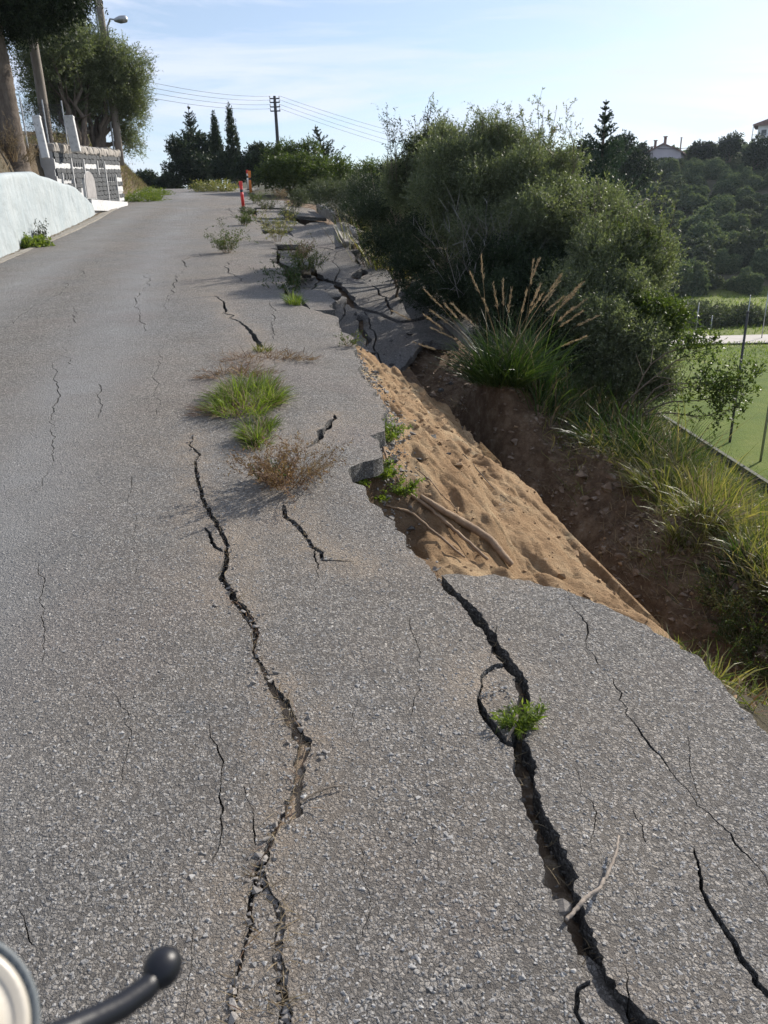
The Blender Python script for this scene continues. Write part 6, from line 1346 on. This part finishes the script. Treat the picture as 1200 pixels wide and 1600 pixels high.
# ================================================================== motor scooter, only its left front reaches the picture
def scooter():
    o0 = at(0, 1600, .30); o0[2] = 0.02
    sc = empty('motor_scooter', (o0[0] - .35, o0[1] - .15, .0), 'front corner of a motor scooter with black brake lever at the lower left', 'motor scooter')
    base = np.array(sc.location)
    BLK = mat_plain('black_lever_paint', (.008, .009, .013), (.014, .015, .02), 9, .38, 90, .0003, .3)
    GRY = mat_plain('grey_trim_rubber', (.09, .105, .115), (.13, .145, .155), 5, .55, 60, .0006, .4)
    CRM = mat_plain('cream_paint', (.36, .335, .29), (.42, .39, .34), 3, .35, 40, .0002, .5)
    def pt(x, y, d):
        v = ray(x, y); return CAM + v / np.linalg.norm(v) * d - base
    # lever with ball end
    c = pt(254, 1512, .42); e = pt(228, 1545, .415)
    cv = [c, e, pt(190, 1572, .41), pt(150, 1592, .405), pt(100, 1616, .40), pt(20, 1660, .39), pt(-80, 1720, .38)]
    mb = MB(); mb.tube(cv, [.005, .0055, .0056, .0056, .0062, .0085, .010], 12); lv = mb.build('brake_lever', BLK, sc, smooth=True)
    V = []; mb = MB(); prof = [(.0086 * math.sin(a), -.0086 * math.cos(a)) for a in np.linspace(.05, math.pi - .05, 14)]; ax = unit((c - e)[None])[0]; u = unit(np.cross(ax, UP)[None])[0]; R_ = np.stack([u, np.cross(ax, u), ax], 1)
    mb.lathe([(r, z * 1.12) for r, z in prof], 20, 0, c, R_); mb.build('ball_end', BLK, lv, smooth=True)
    # handlebar and grip beyond the border
    mb = MB(); mb.tube([pt(-80, 1720, .38), pt(-200, 1760, .40), pt(-420, 1800, .45)], .011, 12); mb.build('handlebar', BLK, sc, smooth=True)
    mb = MB(); mb.tube([pt(60, 1760, .40), pt(-120, 1800, .42)], .017, 14); mb.build('grip', GRY, sc, smooth=True)
    # round pod: cream bowl with a grey rim
    cc = pt(-106, 1632, .40); ax = unit((-(cc + base - CAM))[None])[0]; ax = unit((ax + np.array([.35, .10, .25]))[None])[0]; u = unit(np.cross(ax, UP)[None])[0]; R_ = np.stack([u, np.cross(ax, u), ax], 1); rr = .0385
    mb = MB(); mb.lathe([(rr * .90, .004), (rr * .94, .008), (rr * .99, .007), (rr * 1.02, .0), (rr * 1.0, -.010), (rr * .9, -.014)], 48, 0, cc, R_); pod = mb.build('pod_rim', GRY, sc, smooth=True)
    mb = MB(); mb.lathe([(.004, .013), (rr * .3, .0125), (rr * .55, .011), (rr * .58, .008), (rr * .74, .006), (rr * .80, .009), (rr * .895, .0065), (rr * .88, -.01)], 48, 0, cc, R_); mb.build('pod_face', CRM, sc, smooth=True)
    mb = MB(); mb.lathe([(rr * .95, -.012), (rr * .9, -.05), (rr * .6, -.09), (.01, -.10)], 32, 0, cc, R_); mb.build('pod_housing', CRM, sc, smooth=True)
    # column, apron, wheel and deck: out of the frame but there
    st0 = np.array([0, 0, 0.]); top = cc + np.array([-.02, -.02, -.08])
    mb = MB(); mb.tube([top, np.array([0, .12, .25])], .03, 12); mb.build('steering_column', BLK, sc)
    mb = MB(); n = 40; mb.tube([(0, .16 + .19 * math.cos(a), .23 + .19 * math.sin(a)) for a in np.linspace(0, 2 * math.pi, n)], .045, 10); wh = mb.build('wheel', GRY, sc, smooth=True); wh.location = (-.25, .02, 0)
if True: scooter()
